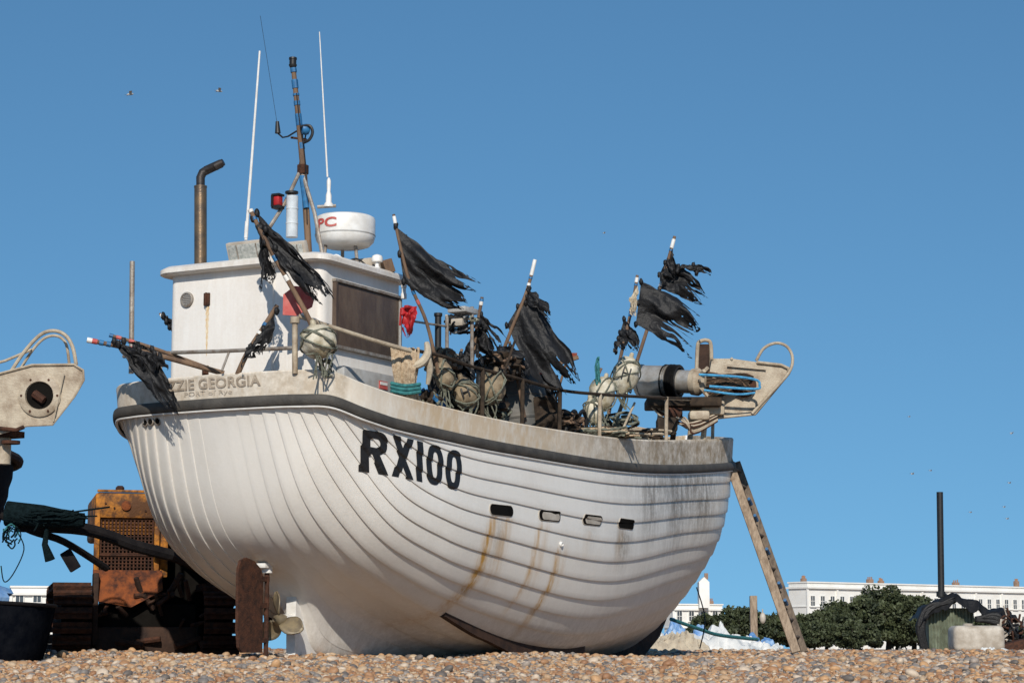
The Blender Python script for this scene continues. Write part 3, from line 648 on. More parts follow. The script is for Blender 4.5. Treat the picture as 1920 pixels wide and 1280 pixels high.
# ---------------------------------------------------------------- net hauler on bow
HY=27.2; H=empty('net_hauler',W(1290,822,HY),'grey drum and cream sheave net hauler on the bow','net hauler')
def drum(mb):
    a_=W(1198,713,HY+.3); b_=W(1312,716,HY-.1); d=(b_-a_).normalized(); L_=(b_-a_).length
    mb.lathe(a_,[(.14,-.01),(.20,0),(.20,.40),(.21,.41),(.21,.43),(.15,.44),(.15,L_)],d,28,0)
    for k in range(16): 
        mb.lathe(a_+d*(.36+.014*k),[(.18+.012*math.sin(k),0),(.212+.012*math.sin(k*2.3),.007),(.18,.014)],d,20,1,caps=False)
    mb.lathe(a_,[(.20,.02),(.212,.03),(.212,.05),(.20,.06)],d,28,0,caps=False)
    mb.lathe(b_-d*.12,[(.10,0),(.17,.02),(.18,.10),(.14,.16),(.06,.2)],d,20,2)
    for k in range(8):
        an=k*.785; mb.tube([b_+d*(-.02)+(U*math.cos(an)+F*math.sin(an))*.05,b_+d*.12+(U*math.cos(an)+F*math.sin(an))*.19],.026,6,2)
part('drum',['drumm','black','cream'],drum,H)
def plate(mb):
    P_=[(1335,672),(1372,672),(1420,679),(1465,684),(1478,690),(1478,700),(1415,776),(1345,783),(1322,745)]
    mb.extr([W(a_,b_,HY) for a_,b_ in P_],Vector((.03,.02,0))); mb.extr([W(a_,b_,HY+.3) for a_,b_ in P_],Vector((.03,.02,0)))
    for a_,b_ in P_: mb.tube([W(a_,b_,HY-.02),W(a_,b_,HY+.33)],.018,8)
    pp=[W(a_,b_,HY-.02) for a_,b_ in P_[2:8]]; mb.tube(pp,.020,8)
    mb.box(W(1400,688,HY-.03),.5,.02,.03,(Vector((.995,0,-.09)),Vector((0,1,0)),Vector((.09,0,.995))),0)
part('side_plate',['cream'],plate,H,sharp=30)
def sheave(mb):
    c_=W(1395,722,HY-.06); mb.lathe(c_,[(.03,-.03),(.12,-.02),(.16,.0),(.14,.03),(.12,.05)],Vector((.1,1,0)),24,0)
    rr_=random.Random(5)
    for k in range(30):
        p0=W(1325,698+k*2.2,HY-.1); mb.tube([p0,W(1352,702+k*1.4+rr_.uniform(-4,4),HY-.2),W(1380,712+rr_.uniform(-12,12),HY-.2),W(1405+rr_.uniform(-10,8),718+rr_.uniform(-12,18),HY-.15)],.015,5,1 if k%3 else 2,4)
part('sheave',['rust','darkgear','wood'],sheave,H)
part('guard_hoop',['cream'],lambda mb:(mb.tube([W(1410,775,HY-.05),W(1440,742,HY-.05),W(1478,700,HY-.05),W(1486,672,HY),W(1476,650,HY),W(1455,643,HY),W(1432,653,HY),W(1418,676,HY)],.020,8,0,5),),H)
part('fair_lead_bracket',['keelwood','cream'],lambda mb:(mb.tube([W(1306,700,HY+.3),W(1308,650,HY+.3),W(1313,640,HY+.3),W(1326,638,HY+.3),W(1333,648,HY+.3),W(1334,700,HY+.3)],.026,8,1,4),mb.extr([W(1309,645,HY+.32),W(1330,645,HY+.32),W(1332,700,HY+.32),W(1308,700,HY+.32)],Vector((0,.06,0)),0)),H)
part('hauling_line',['cyan'],lambda mb:(mb.tube([W(1310,702,HY-.35),W(1380,706,HY-.35),W(1418,712,HY-.35),W(1424,722,HY-.35),W(1415,729,HY-.35),W(1330,724,HY-.35)],.017,6,0,5),mb.tube([W(1320,731,HY-.35),W(1380,739,HY-.35),W(1416,736,HY-.35)],.015,6,0,4)),H,label='light blue hauling line')
def stand(mb):
    XA=(Vector((1,0,0)),Vector((0,1,0)),U); rr_=random.Random(6)
    mb.box(W(1280,757,HY),.95,.6,.12,XA,3,.02)
    for a_ in (1240,1268,1300,1325): mb.tube([W(a_,755,HY),W(a_-8,838,HY)],.036,8,0 if a_!=1268 else 1)
    mb.box(W(1250,797,HY-.2),.26,.3,.18,XA,3,.03); mb.box(W(1310,780,HY-.1),.26,.3,.12,XA,0,.03)
    for k in range(8): mb.tube([W(1222+k*4,762+3*k,HY-.1),W(1255+k*5,785+rr_.uniform(-6,10),HY-.25),W(1300,792+k*3,HY-.25),W(1345,775+k*2,HY-.1)],.014,6,rr_.choice((0,1,3)),4)
    mb.lathe(W(1262,775,HY-.2),[(.09,-.1),(.09,.1)],Vector((1,.2,0)),16,1); mb.box(W(1335,765,HY),.3,.3,.2,XA,0,.03)
part('hauler_stand',['cream','rust','steel','darkgear'],stand,H)
# ---------------------------------------------------------------- black flagged marker poles
def flag(mb,A,Bp,C,D,seed,nu=44,nv=44,ns=6,fold=.045,rag=.5,sag=.06,mi=0,fr=3.0,spread=.12,cut=(.55,.85)):
    r_=random.Random(seed); A,Bp,C,D=map(Vector,(A,Bp,C,D))
    nrm=((C+D-A-Bp).cross(A-Bp)); nrm=nrm.normalized() if nrm.length>1e-6 else Vector((0,1,0))
    ucs=[r_.uniform(*cut) for _ in range(ns)]; lens=[1-rag*r_.random()*.6 for _ in range(ns)]
    offs=[(Vector((r_.uniform(-1,1),r_.uniform(-1,1),r_.uniform(-.9,.5)))*spread) for _ in range(ns)]
    ph=[r_.uniform(0,6) for _ in range(4)]; vs=[]
    dirv=(A-Bp).normalized() if (A-Bp).length>0 else U
    edges=sorted([r_.uniform(.06,.94) for _ in range(ns-1)]); edges=[0]+edges+[1]
    def kof(v):
        for q in range(ns):
            if v<=edges[q+1]+1e-9: return q
        return ns-1
    for j in range(nv):
        v=j/(nv-1); k=kof(v); ww=max(.02,edges[k+1]-edges[k]); lf=(v-edges[k])/ww
        lv=lens[k]*(1-.10*abs(2*lf-1)); cen=edges[k]+ww*.5
        for i in range(nu):
            u=i/(nu-1); q=max(0,u-ucs[k])/(1-ucs[k])
            vv=v+(cen-v)*min(.6,q*q*.65)
            p0=A.lerp(Bp,vv); p1=C.lerp(D,vv); p=p0.lerp(p1,u*lv)
            p=p+U*sag*2*u*(1-u)+offs[k]*q*q*.6
            fo=fold*(u**.6)*(math.sin(v*fr*6.28+ph[0]+u*2.2)+.45*math.sin(v*fr*11+ph[1]-u*5)+.3*math.sin(u*13+ph[2]+v*5))
            nz=noise.noise_vector(Vector((u*4,v*4,seed)))*.030+noise.noise_vector(Vector((u*11,v*11,seed)))*.010
            p=p+nrm*fo+nz*min(1,u*4)+dirv*(.2*fo*math.sin(u*9+ph[3]))
            vs.append(p)
    fs=[]
    for j in range(nv-1):
        k=kof(j/(nv-1)); k2=kof((j+1)/(nv-1))
        for i in range(nu-1):
            u=i/(nu-1)
            if k!=k2 and u>min(ucs[k],ucs[k2]): continue
            if u>.6 and noise.noise(Vector((u*7,j*.25,seed+3)))>.55: continue
            if u>.88+.12*noise.noise(Vector((j*.9,seed,0))) and r_.random()<.35: continue
            fs.append((j*nu+i,j*nu+i+1,(j+1)*nu+i+1,(j+1)*nu+i))
    mb.add(vs,fs,mi)
def marker(pts_,flags,label,bands=(),r_=.020,frag=None,name='marker_pole'):
    mb=MB(); mb.tube(pts_,[r_*.9,r_*1.15],10,0,5)
    dense=crv(pts_,20)
    def at(s_):
        a_=0
        for i in range(len(dense)-1):
            l=(dense[i+1]-dense[i]).length
            if a_+l>=s_: return dense[i].lerp(dense[i+1],(s_-a_)/l)
            a_+=l
        return dense[-1]
    for (s0,s1,mi) in bands: mb.tube([at(s0),at(s1)],r_*1.12,10,mi)
    root=mb.obj(name,['wood','white','blue','plastic','redp'],None,label=label,cat='flag pole',group='black flagged fishing marker poles',sharp=40)
    for i,fl in enumerate(flags):
        mb=MB(); flag(mb,*fl[:4],**fl[4])
        for t_ in (0,.5,1):
            c_=Vector(fl[0]).lerp(Vector(fl[1]),t_); mb.ell(c_,.026,.026,.04,nu=10,nv=6,nz=.4,mi=0)
        mb.obj('flag',['plastic','sack'],root,sharp=0)
    return root
Y=19.85
marker([W(469,393,Y),W(500,455,Y),W(545,535,Y),W(585,612,Y),W(606,700,Y+.1)],[
 (W(482,400,Y),W(496,455,Y),W(642,560,Y-.1),W(580,572,Y-.1),dict(seed=1,ns=4,fold=.05,rag=.15,fr=1.2,spread=.05)),
 (W(474,410,Y),W(494,440,Y),W(524,530,Y),W(484,550,Y),dict(seed=2,ns=2,fold=.03,rag=.10,spread=.02,fr=1.2,cut=(.8,.95))),
 (W(498,430,Y-.04),W(535,500,Y-.04),W(626,545,Y-.15),W(600,584,Y-.15),dict(seed=21,ns=3,fold=.04,rag=.15,spread=.04,fr=1.4))],'leaning wooden marker pole with large torn black plastic flag',bands=((.0,.03,1),(.08,.11,2),(.5,.56,2),(.72,.78,1)),r_=.024)
Y=21.0
marker([W(738,402,Y),W(750,460,Y),W(770,535,Y),W(800,605,Y+.1),W(822,700,Y+.2)],[
 (W(742,424,Y),W(757,528,Y),W(905,530,Y-.1),W(876,592,Y-.1),dict(seed=3,ns=6,fold=.055,rag=.12,fr=1.6,sag=-.10,spread=.06,cut=(.7,.92)))],'bent marker pole with long black wind-blown flag',bands=((.02,.10,1),(.12,.14,2),(.8,.84,2),(.9,.95,4)),r_=.017)
Y=23.2
marker([W(1003,487,Y),W(988,545,Y),W(962,610,Y),W(928,700,Y+.1),W(900,790,Y+.2)],[
 (W(992,540,Y),W(950,610,Y),W(1114,722,Y-.1),W(1040,758,Y-.1),dict(seed=4,ns=6,fold=.06,rag=.12,fr=1.5,sag=-.10,spread=.06,cut=(.65,.92))),
 (W(990,545,Y),W(985,568,Y),W(1046,588,Y-.2),W(1038,612,Y-.2),dict(seed=5,ns=3,nv=14,fold=.02,rag=.2,spread=.03,fr=1.2))],'wooden marker pole with drooping ragged black flag',bands=((.0,.18,1),(.2,.22,2),(.27,.30,1)),r_=.020)
Y=25.7
marker([W(1195,516,Y),W(1186,570,Y),W(1168,650,Y),W(1148,740,Y),W(1136,810,Y)],[
 (W(1202,528,Y),W(1192,608,Y),W(1332,592,Y-.1),W(1298,675,Y-.1),dict(seed=6,ns=7,fold=.06,rag=.25,fr=1.6,spread=.10,cut=(.5,.8))),
 (W(1170,598,Y),W(1155,650,Y),W(1212,660,Y-.1),W(1180,655,Y-.1),dict(seed=61,ns=4,nv=18,fold=.04,rag=.4,spread=.1))],'dark marker pole with flapping torn black flag',bands=((.03,.09,1),(.11,.13,2),(.45,.52,2)),r_=.021)
mb=MB(); flag(mb,W(1196,535,25.55),W(1184,555,25.55),W(1196,598,25.5),W(1178,592,25.5),seed=62,ns=2,nv=16,fold=.02,rag=.1,spread=.02); mb.obj('rag',['sack'],None,label='cream rag tied to a marker pole',cat='rag')
Y=27.0
marker([W(1265,443,Y),W(1252,490,Y),W(1222,590,Y),W(1190,690,Y),W(1155,790,Y)],[
 (W(1253,488,Y),W(1236,542,Y),W(1334,545,Y-.1),W(1318,576,Y-.1),dict(seed=7,ns=5,fold=.05,rag=.25,fr=1.3,spread=.08,sag=.05)),
 (W(1258,470,Y),W(1236,515,Y),W(1274,512,Y-.1),W(1244,540,Y-.1),dict(seed=71,ns=2,nv=18,fold=.04,rag=.2,spread=.04)),
 (W(1300,497,Y-.1),W(1306,512,Y-.1),W(1338,506,Y-.15),W(1334,520,Y-.15),dict(seed=72,ns=2,nv=10,nu=14,fold=.012,rag=.1,spread=.02)),
 (W(1272,500,Y-.1),W(1270,508,Y-.1),W(1304,500,Y-.15),W(1304,510,Y-.15),dict(seed=73,ns=1,nv=6,nu=14,fold=.01,rag=.0,spread=.0))],'tall marker pole with shredded black plastic',bands=((.04,.16,1),(.18,.20,2),(.62,.68,1)),r_=.023)
Y=20.4
marker([W(163,637,Y),W(250,655,Y+.1),W(330,675,Y+.2),W(420,700,Y+.3)],[
 (W(214,640,Y-.03),W(290,664,Y),W(312,778,Y-.1),W(346,770,Y-.1),dict(seed=8,ns=3,fold=.045,rag=.12,fr=1.1,sag=0,spread=.03,cut=(.7,.92))),
 (W(222,645,Y-.05),W(300,668,Y),W(268,700,Y-.1),W(322,705,Y-.1),dict(seed=81,ns=4,fold=.04,rag=.3,spread=.05))],'low slanting marker pole with red tip and black plastic',bands=((.0,.05,1),(.05,.10,4),(.12,.16,2),(.19,.23,2),(.42,.47,4)),r_=.024)
marker([W(205,628,Y+.25),W(280,650,Y+.3),W(390,690,Y+.45)],[
 (W(232,640,Y+.2),W(285,655,Y+.2),W(300,672,Y+.1),W(265,690,Y+.1),dict(seed=82,ns=4,nv=18,fold=.04,rag=.4,spread=.08))],'low marker pole wrapped with blue tape',bands=((.0,.04,2),(.07,.12,4),(.2,.25,4)),r_=.018)
Y=22.5
marker([W(904,557,Y),W(895,610,Y),W(886,670,Y),W(876,760,Y)],[
 (W(902,590,Y),W(885,660,Y),W(966,650,Y-.1),W(905,695,Y-.1),dict(seed=9,ns=6,nv=34,fold=.05,rag=.5,spread=.10,cut=(.3,.6))),
 (W(895,610,Y),W(882,680,Y),W(868,680,Y-.1),W(878,705,Y-.1),dict(seed=91,ns=3,nv=18,fold=.04,rag=.3,spread=.04))],'short marker pole with shredded black strips',bands=((.02,.05,2),(.05,.09,1)),r_=.02)
Y=20.15
marker([W(520,572,Y),W(495,612,Y),W(462,665,Y),W(440,715,Y+.1)],[
 (W(519,583,Y-.03),W(470,650,Y-.03),W(508,650,Y-.1),W(448,695,Y-.1),dict(seed=10,ns=2,nv=24,fold=.025,rag=.1,spread=.02,cut=(.8,.95)))],'brown marker pole with furled black flag',bands=((.2,.24,2),(.3,.33,1)),r_=.024)
marker([W(300,588,21.6),W(318,612,21.5),W(345,650,21.4),W(370,700,21.3)],[
 (W(306,592,21.5),W(318,612,21.5),W(330,612,21.4),W(322,622,21.4),dict(seed=11,ns=2,nv=10,nu=12,fold=.02,rag=.2,spread=.03))],'thin marker pole leaning behind the wheelhouse',bands=((.02,.06,1),),r_=.014)
marker([W(1128,690,24.9),W(1105,745,24.9),W(1090,815,24.9)],[
 (W(1165,625,25),W(1155,645,25),W(1182,640,24.9),W(1150,665,24.9),dict(seed=12,ns=3,nv=12,nu=16,fold=.03,rag=.3,spread=.05))],'short tilted marker pole among the buoys',r_=.016)
marker([W(866,655,22.3),W(856,700,22.2),W(850,770,22.1)],[
 (W(864,665,22.2),W(856,720,22.2),W(900,720,22.1),W(872,760,22.1),dict(seed=14,ns=4,nv=20,nu=20,fold=.04,rag=.3,spread=.06))],'short dark pole with black strips on deck',r_=.018)
marker([W(955,640,23.2),W(968,700,23.2),W(985,790,23.1)],[
 (W(957,650,23.1),W(966,700,23.1),W(1000,690,23.0),W(990,735,23.0),dict(seed=15,ns=4,nv=20,nu=20,fold=.04,rag=.3,spread=.06))],'short dark pole with black strips on deck',r_=.018)
# ---------------------------------------------------------------- buoys
def buoy(c,rx,rz,tilt,label,mt='buoy',net=True,name='net_buoy',mark=False):
    ax=(Vector((math.cos(tilt),0,math.sin(tilt))),Vector((0,1,0)),Vector((-math.sin(tilt),0,math.cos(tilt))))
    mb=MB(); mb.ell(c,rx,rx,rz,ax,26,18,0,nz=.16); mb.lathe(c+ax[2]*rz*.95,[(.03,0),(.025,.05),(.01,.06)],ax[2],10,0)
    root=mb.obj(name,[mt,'black'],None,label=label,cat='buoy',group='net buoys on the boat deck')
    if mark:
        mb=MB()
        for dx in (-.25,.25): mb.tube([c+ax[0]*rx*dx+ax[2]*rz*t_-ax[1]*(rx*math.sqrt(max(0,1-dx*dx-t_*t_))+.012) for t_ in (-.3,-.1,.1,.3)],.010,5,0)
        mb.tube([c+ax[0]*rx*dx-ax[1]*(rx*math.sqrt(1-dx*dx)+.012) for dx in (-.25,0,.25)],.009,5,0)
        mb.obj('painted_mark',['black'],root)
    if net:
        mb=MB(); rr_=random.Random(int(c.x*100))
        for k in range(4):
            ph_=rr_.uniform(0,6); tl=rr_.uniform(.4,1.4)
            d1=(ax[0]*math.cos(ph_)+ax[1]*math.sin(ph_)); d2=(ax[2]*math.sin(tl)+(ax[0]*-math.sin(ph_)+ax[1]*math.cos(ph_))*math.cos(tl))
            pp=[]
            for t_ in np.linspace(0,2*math.pi,25):
                dd=d1*math.cos(t_)+d2*math.sin(t_); e=1/math.sqrt((dd.dot(ax[0])/rx)**2+(dd.dot(ax[1])/rx)**2+(dd.dot(ax[2])/rz)**2); pp.append(c+dd*(e+.015+.02*noise.noise(dd*4+c)))
            mb.tube(pp,.009,5,0)
        for k in range(6): mb.tube([c-ax[2]*rz*.6+ax[0]*rx*rr_.uniform(-.9,.9)-ax[1]*rx*.6,c-ax[2]*rz*1.0+ax[0]*rr_.uniform(-.1,.1)-ax[1]*rx*.3,c-U*(rz+.18)+ax[0]*rr_.uniform(-.05,.1)],.008,5,0,4)
        mb.obj('netting',['ropeg'],root)
buoy(W(597,640,19.75),.165,.165,.3,'dirty white round buoy in rope netting hanging at the rail')
buoy(W(1173,703,25.3),.16,.235,-.3,'dirty white oval buoy tied to a marker pole',mark=True)
buoy(W(1130,738,24.9),.15,.20,-.2,'stained white buoy in green netting')
buoy(W(873,738,21.8),.13,.17,.3,'brown stained buoy with black marks','buoyb',mark=True)
buoy(W(923,728,22.1),.14,.18,-.2,'brown round buoy wedged by the barrel','buoyb')
buoy(W(833,705,21.5),.10,.16,.2,'pale buoy half hidden in rope','buoyb')
buoy(W(1112,772,24.3),.10,.15,.2,'small green stained buoy','buoy')
# ---------------------------------------------------------------- deck clutter
def tangle(c,rx,ry,rz,n_,r_,mats,name,label,cat,seed,pts_n=9,hang=0,group='loose rope heaps on deck',core=None):
    rr=random.Random(seed); mb=MB()
    for k in range(n_):
        p=Vector((rr.gauss(0,.5),rr.gauss(0,.5),rr.gauss(0,.5))); pp=[]
        d=Vector((rr.uniform(-1,1),rr.uniform(-1,1),rr.uniform(-1,1)))
        for i in range(pts_n):
            pp.append(Vector(c)+Vector((p.x*rx,p.y*ry,p.z*rz-hang*i/pts_n)))
            d=(d+Vector((rr.gauss(0,.7),rr.gauss(0,.7),rr.gauss(0,.7)))).normalized(); p=p+d*.42
            if p.length>1: p*=.85/p.length
        mb.tube(pp,r_*rr.uniform(.7,1.3),6,rr.randrange(len(mats)),4)
    if core is not None: mb.ell(c,rx*.85,ry*.85,rz*.85,nu=28,nv=18,mi=core,nz=.5,nf=3.5)
    return mb.obj(name,mats,None,label=label,cat=cat,group=group)
mb=MB(); rr_=random.Random(77)
for k in range(60):
    a_=737+rr_.uniform(0,46); t_=rr_.uniform(-8,8); yy=20.80+rr_.uniform(-.12,.10)
    mb.tube([W(a_+t_*.3,657+rr_.uniform(-6,8),yy),W(a_+rr_.uniform(-2,2),690,yy-.04),W(760+(a_-760)*.8,724,yy),W(a_+t_*1.2,760,yy)],.017,6,0,4)
for q in (718,725,732): mb.tube([W(733,q,20.66),W(760,q+5,20.62),W(788,q+2,20.7)],.018,8,1,4)
mb.obj('rope_hank',['rope','teal'],None,label='thick hank of tan rope tied with teal cord',cat='rope')
tangle(W(800,755,21.2),.16,.25,.14,14,.016,['darkgear','blue','ropeg'],'rope_heap','tangled green and blue rope beside the wheelhouse','rope',31,core=0)
tangle(W(830,680,22.0),.20,.3,.16,22,.02,['wood','rope','darkgear'],'rope_heap','brown and tan rope bundle on deck','rope',32,core=0)
tangle(W(850,752,22.2),.28,.3,.22,26,.018,['darkgear','plastic','blue'],'rope_heap','dark tangled rope and cloth','rope',33,core=0)
tangle(W(900,775,22.5),.35,.3,.18,26,.016,['darkgear','ropeg','darkgear'],'rope_heap','dark netting spilling along the bulwark','net',34,core=0)
tangle(W(1115,812,24.3),.5,.3,.07,60,.012,['ropeg','rope','darkgear'],'rope_heap','green and tan net heaped on the bulwark','net',36,core=0)
tangle(W(1205,815,26.2),.5,.4,.08,18,.014,['darkgear','rope','cream'],'rope_heap','rope and gear beneath the hauler','rope',37)
tangle(W(870,607,22.4),.22,.2,.12,18,.012,['grey','plastic','ropeg'],'rope_heap','grey cord bundle hung behind the poles','rope',38)
tangle(W(615,690,19.9),.08,.08,.10,10,.008,['ropeg'],'rope_heap','thin green cord hanging below the buoy','rope',40)
tangle(W(935,690,23.0),.28,.3,.20,18,.016,['darkgear','plastic','wood'],'rope_heap','brown and black heap of gear','fishing gear',41,core=0)
tangle(W(1040,790,23.9),.35,.3,.14,22,.016,['darkgear','plastic','wood'],'rope_heap','dark cords and chain by the rail','rope',42,core=0)
tangle(W(1010,720,23.9),.22,.3,.22,16,.016,['darkgear','plastic'],'rope_heap','black bundled netting behind the barrel','net',43,core=0)
tangle(W(1165,790,25.2),.25,.3,.12,18,.014,['darkgear','ropeg'],'rope_heap','dark coil under the buoys','rope',44)
def drape(pts4,seed,mt,label,name='plastic_sheet'):
    mb=MB(); flag(mb,*pts4,seed=seed,ns=2,fold=.05,rag=.1,fr=1.3,spread=.03,nu=30,nv=30,cut=(.8,.95)); mb.obj(name,[mt],None,label=label,cat='sheet',sharp=0)
drape((W(800,705,21.7),W(805,765,21.7),W(870,690,21.9),W(872,775,21.9)),81,'plastic','black plastic sheet bundled on deck')
drape((W(893,690,22.6),W(890,780,22.6),W(950,690,22.7),W(960,795,22.7)),82,'plastic','black netting sheet hung at the rail')
drape((W(1000,745,23.3),W(1005,800,23.3),W(1060,750,23.5),W(1055,812,23.5)),83,'darkgear','dark brown canvas draped behind the rail')
drape((W(800,655,21.8),W(796,690,21.8),W(848,660,21.8),W(845,695,21.8)),84,'buoyb','tan canvas roll on deck')
drape((W(930,650,22.9),W(940,690,22.9),W(985,660,23),W(985,700,23)),85,'plastic','black plastic bundle above the barrel')
# barrel
mb=MB(); c_=W(975,828,23.6); ax_=Vector((-.12,.1,1)).normalized()
mb.lathe(c_,[(.30,0),(.34,.06),(.36,.3),(.35,.60),(.33,.72),(.28,.80),(.0,.82)],ax_,28,0); mb.lathe(c_,[(.358,.2),(.368,.22),(.36,.24)],ax_,28,0,caps=False); mb.lathe(c_,[(.356,.45),(.364,.47),(.354,.49)],ax_,28,0,caps=False)
mb.obj('barrel',[mat('dark_grey_barrel',(.085,.085,.08),.6,(.14,.13,.115),5,.2,30)],None,label='dark grey plastic barrel among ropes',cat='barrel')
mb=MB(); mb.box(W(1067,675,23.8),.22,.07,.04,(Vector((.95,0,.3)),Vector((0,1,0)),Vector((-.3,0,.95))),0)
for k in range(90): 
    p=W(1054+random.uniform(0,26),673,23.8+random.uniform(-.03,.03)); mb.tube([p,p+Vector((random.uniform(-.02,.02),0,.07))],.005,4,1)
mb.tube([W(1062,678,23.8),W(1030,790,23.8)],.014,8,0)
mb.obj('broom',['wood',mat('red_bristle',(.30,.08,.05),.8)],None,label='broom with red bristles standing on deck',cat='broom')
part('vent_pipe',['black'],lambda mb:mb.lathe(W(821,700,22.2),[(.035,0),(.035,.60),(.045,.61),(.045,.64),(0,.64)],U,14),label='black upright vent pipe')
part('gantry',['steel'],lambda mb:(mb.tube([W(835,592,22.3),W(895,600,22.3)],.016,8),mb.tube([W(838,592,22.3),W(838,700,22.3)],.02,8),mb.tube([W(885,575,22.3),W(885,700,22.3)],.02,8),mb.tube([W(760,600,21.6),W(838,612,22.3)],.012,8)))
part('control_box',['grey','tank'],lambda mb:(mb.box(W(868,583,22.3),.28,.22,.06,bev=.01),mb.box(W(860,605,22.3),.1,.14,.08,mi=1,bev=.01)))
part('side_light',['white','grey'],lambda mb:(mb.lathe(W(757,560,21.3),[(.03,0),(.03,.05),(.022,.06),(.022,.11),(.03,.115),(.03,.14)],U,12,0),mb.tube([W(750,565,21.3),W(750,650,21.4)],.014,8,1)))
mb=MB(); flag(mb,W(752,576,20.9),W(782,574,20.9),W(758,634,20.85),W(774,634,20.85),seed=41,ns=2,nv=24,fold=.04,rag=.05,spread=.02,nu=24,fr=1.6)
mb.box(W(767,576,20.9),.12,.05,.03,None,0,.008); mb.tube([W(752,578,20.9),W(750,610,20.9)],.012,6); mb.obj('oilskin_cloth',['red'],None,label='bright red cloth hung by the wheelhouse',cat='cloth')
mb=MB(); P_=[(531,552),(552,536),(575,538),(590,556),(585,575),(556,592),(530,590)]
mb.extr([W(a_,b_,20.05) for a_,b_ in P_],Vector((.0,.02,0))); mb.obj('marker_board',['redp'],None,label='faded red marker board beside the leaning pole',cat='board')
part('deck_box',['blue'],lambda mb:mb.box(W(822,758,21.9),.25,.25,.12,bev=.02))
part('deck_plank',['wood','redp'],lambda mb:(mb.box(W(960,690,23.6),.12,.8,.03,(F,Vector((1,0,-.1)).normalized(),U)),mb.box(W(960,694,23.5),.02,.8,.02,(F,Vector((1,0,-.1)).normalized(),U),1)))
mb=MB(); mb.tube([W(765,690,20.72),W(790,680,20.72),W(802,662,20.75),W(800,642,20.78)],[.03,.045,.04,.025],8,0,4); mb.tube([W(800,662,20.75),W(806,690,20.8),W(802,720,20.85)],[.03,.035,.02],8,0,4); mb.obj('canvas_strop',['sack'],None,label='cream canvas strop twisted over the rope hank',cat='strop')
tangle(W(1122,700,24.8),.04,.04,.22,6,.009,['teal'],'rope_heap','teal cord wound on a pole','rope',51)
tangle(W(762,470,21.2),.02,.02,.25,3,.003,['black'],'rope_heap','thin black cord by the wheelhouse roof','rope',52)
# ---------------------------------------------------------------- ladder
mb=MB(); Y0,Y1=28.3,27.3
def bar(mb,p0,p1,wd,th,mi=0):
    d=(p1-p0); L_=d.length; d.normalize(); s_=d.cross(Vector((0,1,0))).normalized(); t_=d.cross(s_); mb.box((p0+p1)/2,wd,th,L_,(s_,t_,d),mi,.005,1)
bar(mb,W(1363,855,Y0),W(1493,1222,Y1),.115,.04); bar(mb,W(1382,866,Y0+.4),W(1509,1222,Y1+.4),.085,.04,1)
lad=mb.obj('ladder',['ladder','ladderd'],None,label='weathered wooden ladder leaning against the bow',cat='ladder')
for k in range(11):
    t_=(k+.6)/11.5; mb=MB(); a_=W(1363,855,Y0).lerp(W(1493,1222,Y1),t_); b_=W(1382,866,Y0+.4).lerp(W(1509,1222,Y1+.4),t_); mb.tube([a_,b_],.018,8,0)
    if k in (2,3,5,7,8): mb.tube([a_.lerp(b_,.3)+Vector((0.05,-.02,.02)),a_.lerp(b_,.7)+Vector((0.03,-.03,-.03))],.022,6,1)
    mb.obj('rung',['ladderd','blue'],lad)
# ---------------------------------------------------------------- bulldozer
Yt=24.3; BD=empty('bulldozer',W(230,1220,Yt),'old rusty yellow crawler bulldozer behind the boat','bulldozer')
AX=(Vector((.97,.24,0)).normalized(),Vector((-.24,.97,0)).normalized(),U)
def bdp(u,v,d=0):
    return W(232,1222,Yt)+AX[0]*u+AX[1]*d+U*v*.955
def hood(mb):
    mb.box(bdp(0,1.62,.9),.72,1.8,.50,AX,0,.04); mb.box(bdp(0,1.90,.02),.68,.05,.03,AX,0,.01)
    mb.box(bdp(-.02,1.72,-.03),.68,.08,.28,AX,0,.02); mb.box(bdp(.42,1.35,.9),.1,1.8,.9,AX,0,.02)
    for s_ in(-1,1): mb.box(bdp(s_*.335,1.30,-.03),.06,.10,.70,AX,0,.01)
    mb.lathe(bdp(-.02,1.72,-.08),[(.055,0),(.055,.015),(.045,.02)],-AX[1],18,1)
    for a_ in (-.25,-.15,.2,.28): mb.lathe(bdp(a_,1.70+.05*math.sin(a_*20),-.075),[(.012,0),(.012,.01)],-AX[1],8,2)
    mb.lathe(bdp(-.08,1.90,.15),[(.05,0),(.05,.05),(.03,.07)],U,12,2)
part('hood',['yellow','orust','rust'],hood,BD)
def grille(mb):
    mb.box(bdp(0,1.30,.03),.62,.05,.68,AX,1)
    for i in range(15): mb.box(bdp(-.29+.0415*i,1.30,-.02),.017,.02,.66,AX,0)
    for i in range(16): mb.box(bdp(0,1.0+.04*i,-.028),.60,.012,.010,AX,0)
    mb.box(bdp(0,1.14,-.04),.62,.02,.02,AX,0)
part('radiator_grille',['rust','dark'],grille,BD)
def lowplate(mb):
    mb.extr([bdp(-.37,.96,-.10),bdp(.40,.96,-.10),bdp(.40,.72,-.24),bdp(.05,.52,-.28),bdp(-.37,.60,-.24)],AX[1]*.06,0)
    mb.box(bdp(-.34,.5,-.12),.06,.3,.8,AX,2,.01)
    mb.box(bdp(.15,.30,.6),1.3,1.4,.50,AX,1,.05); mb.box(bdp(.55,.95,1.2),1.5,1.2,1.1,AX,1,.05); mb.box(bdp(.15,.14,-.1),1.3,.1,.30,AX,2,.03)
part('belly_guard',['orust','dark','keelwood'],lowplate,BD)
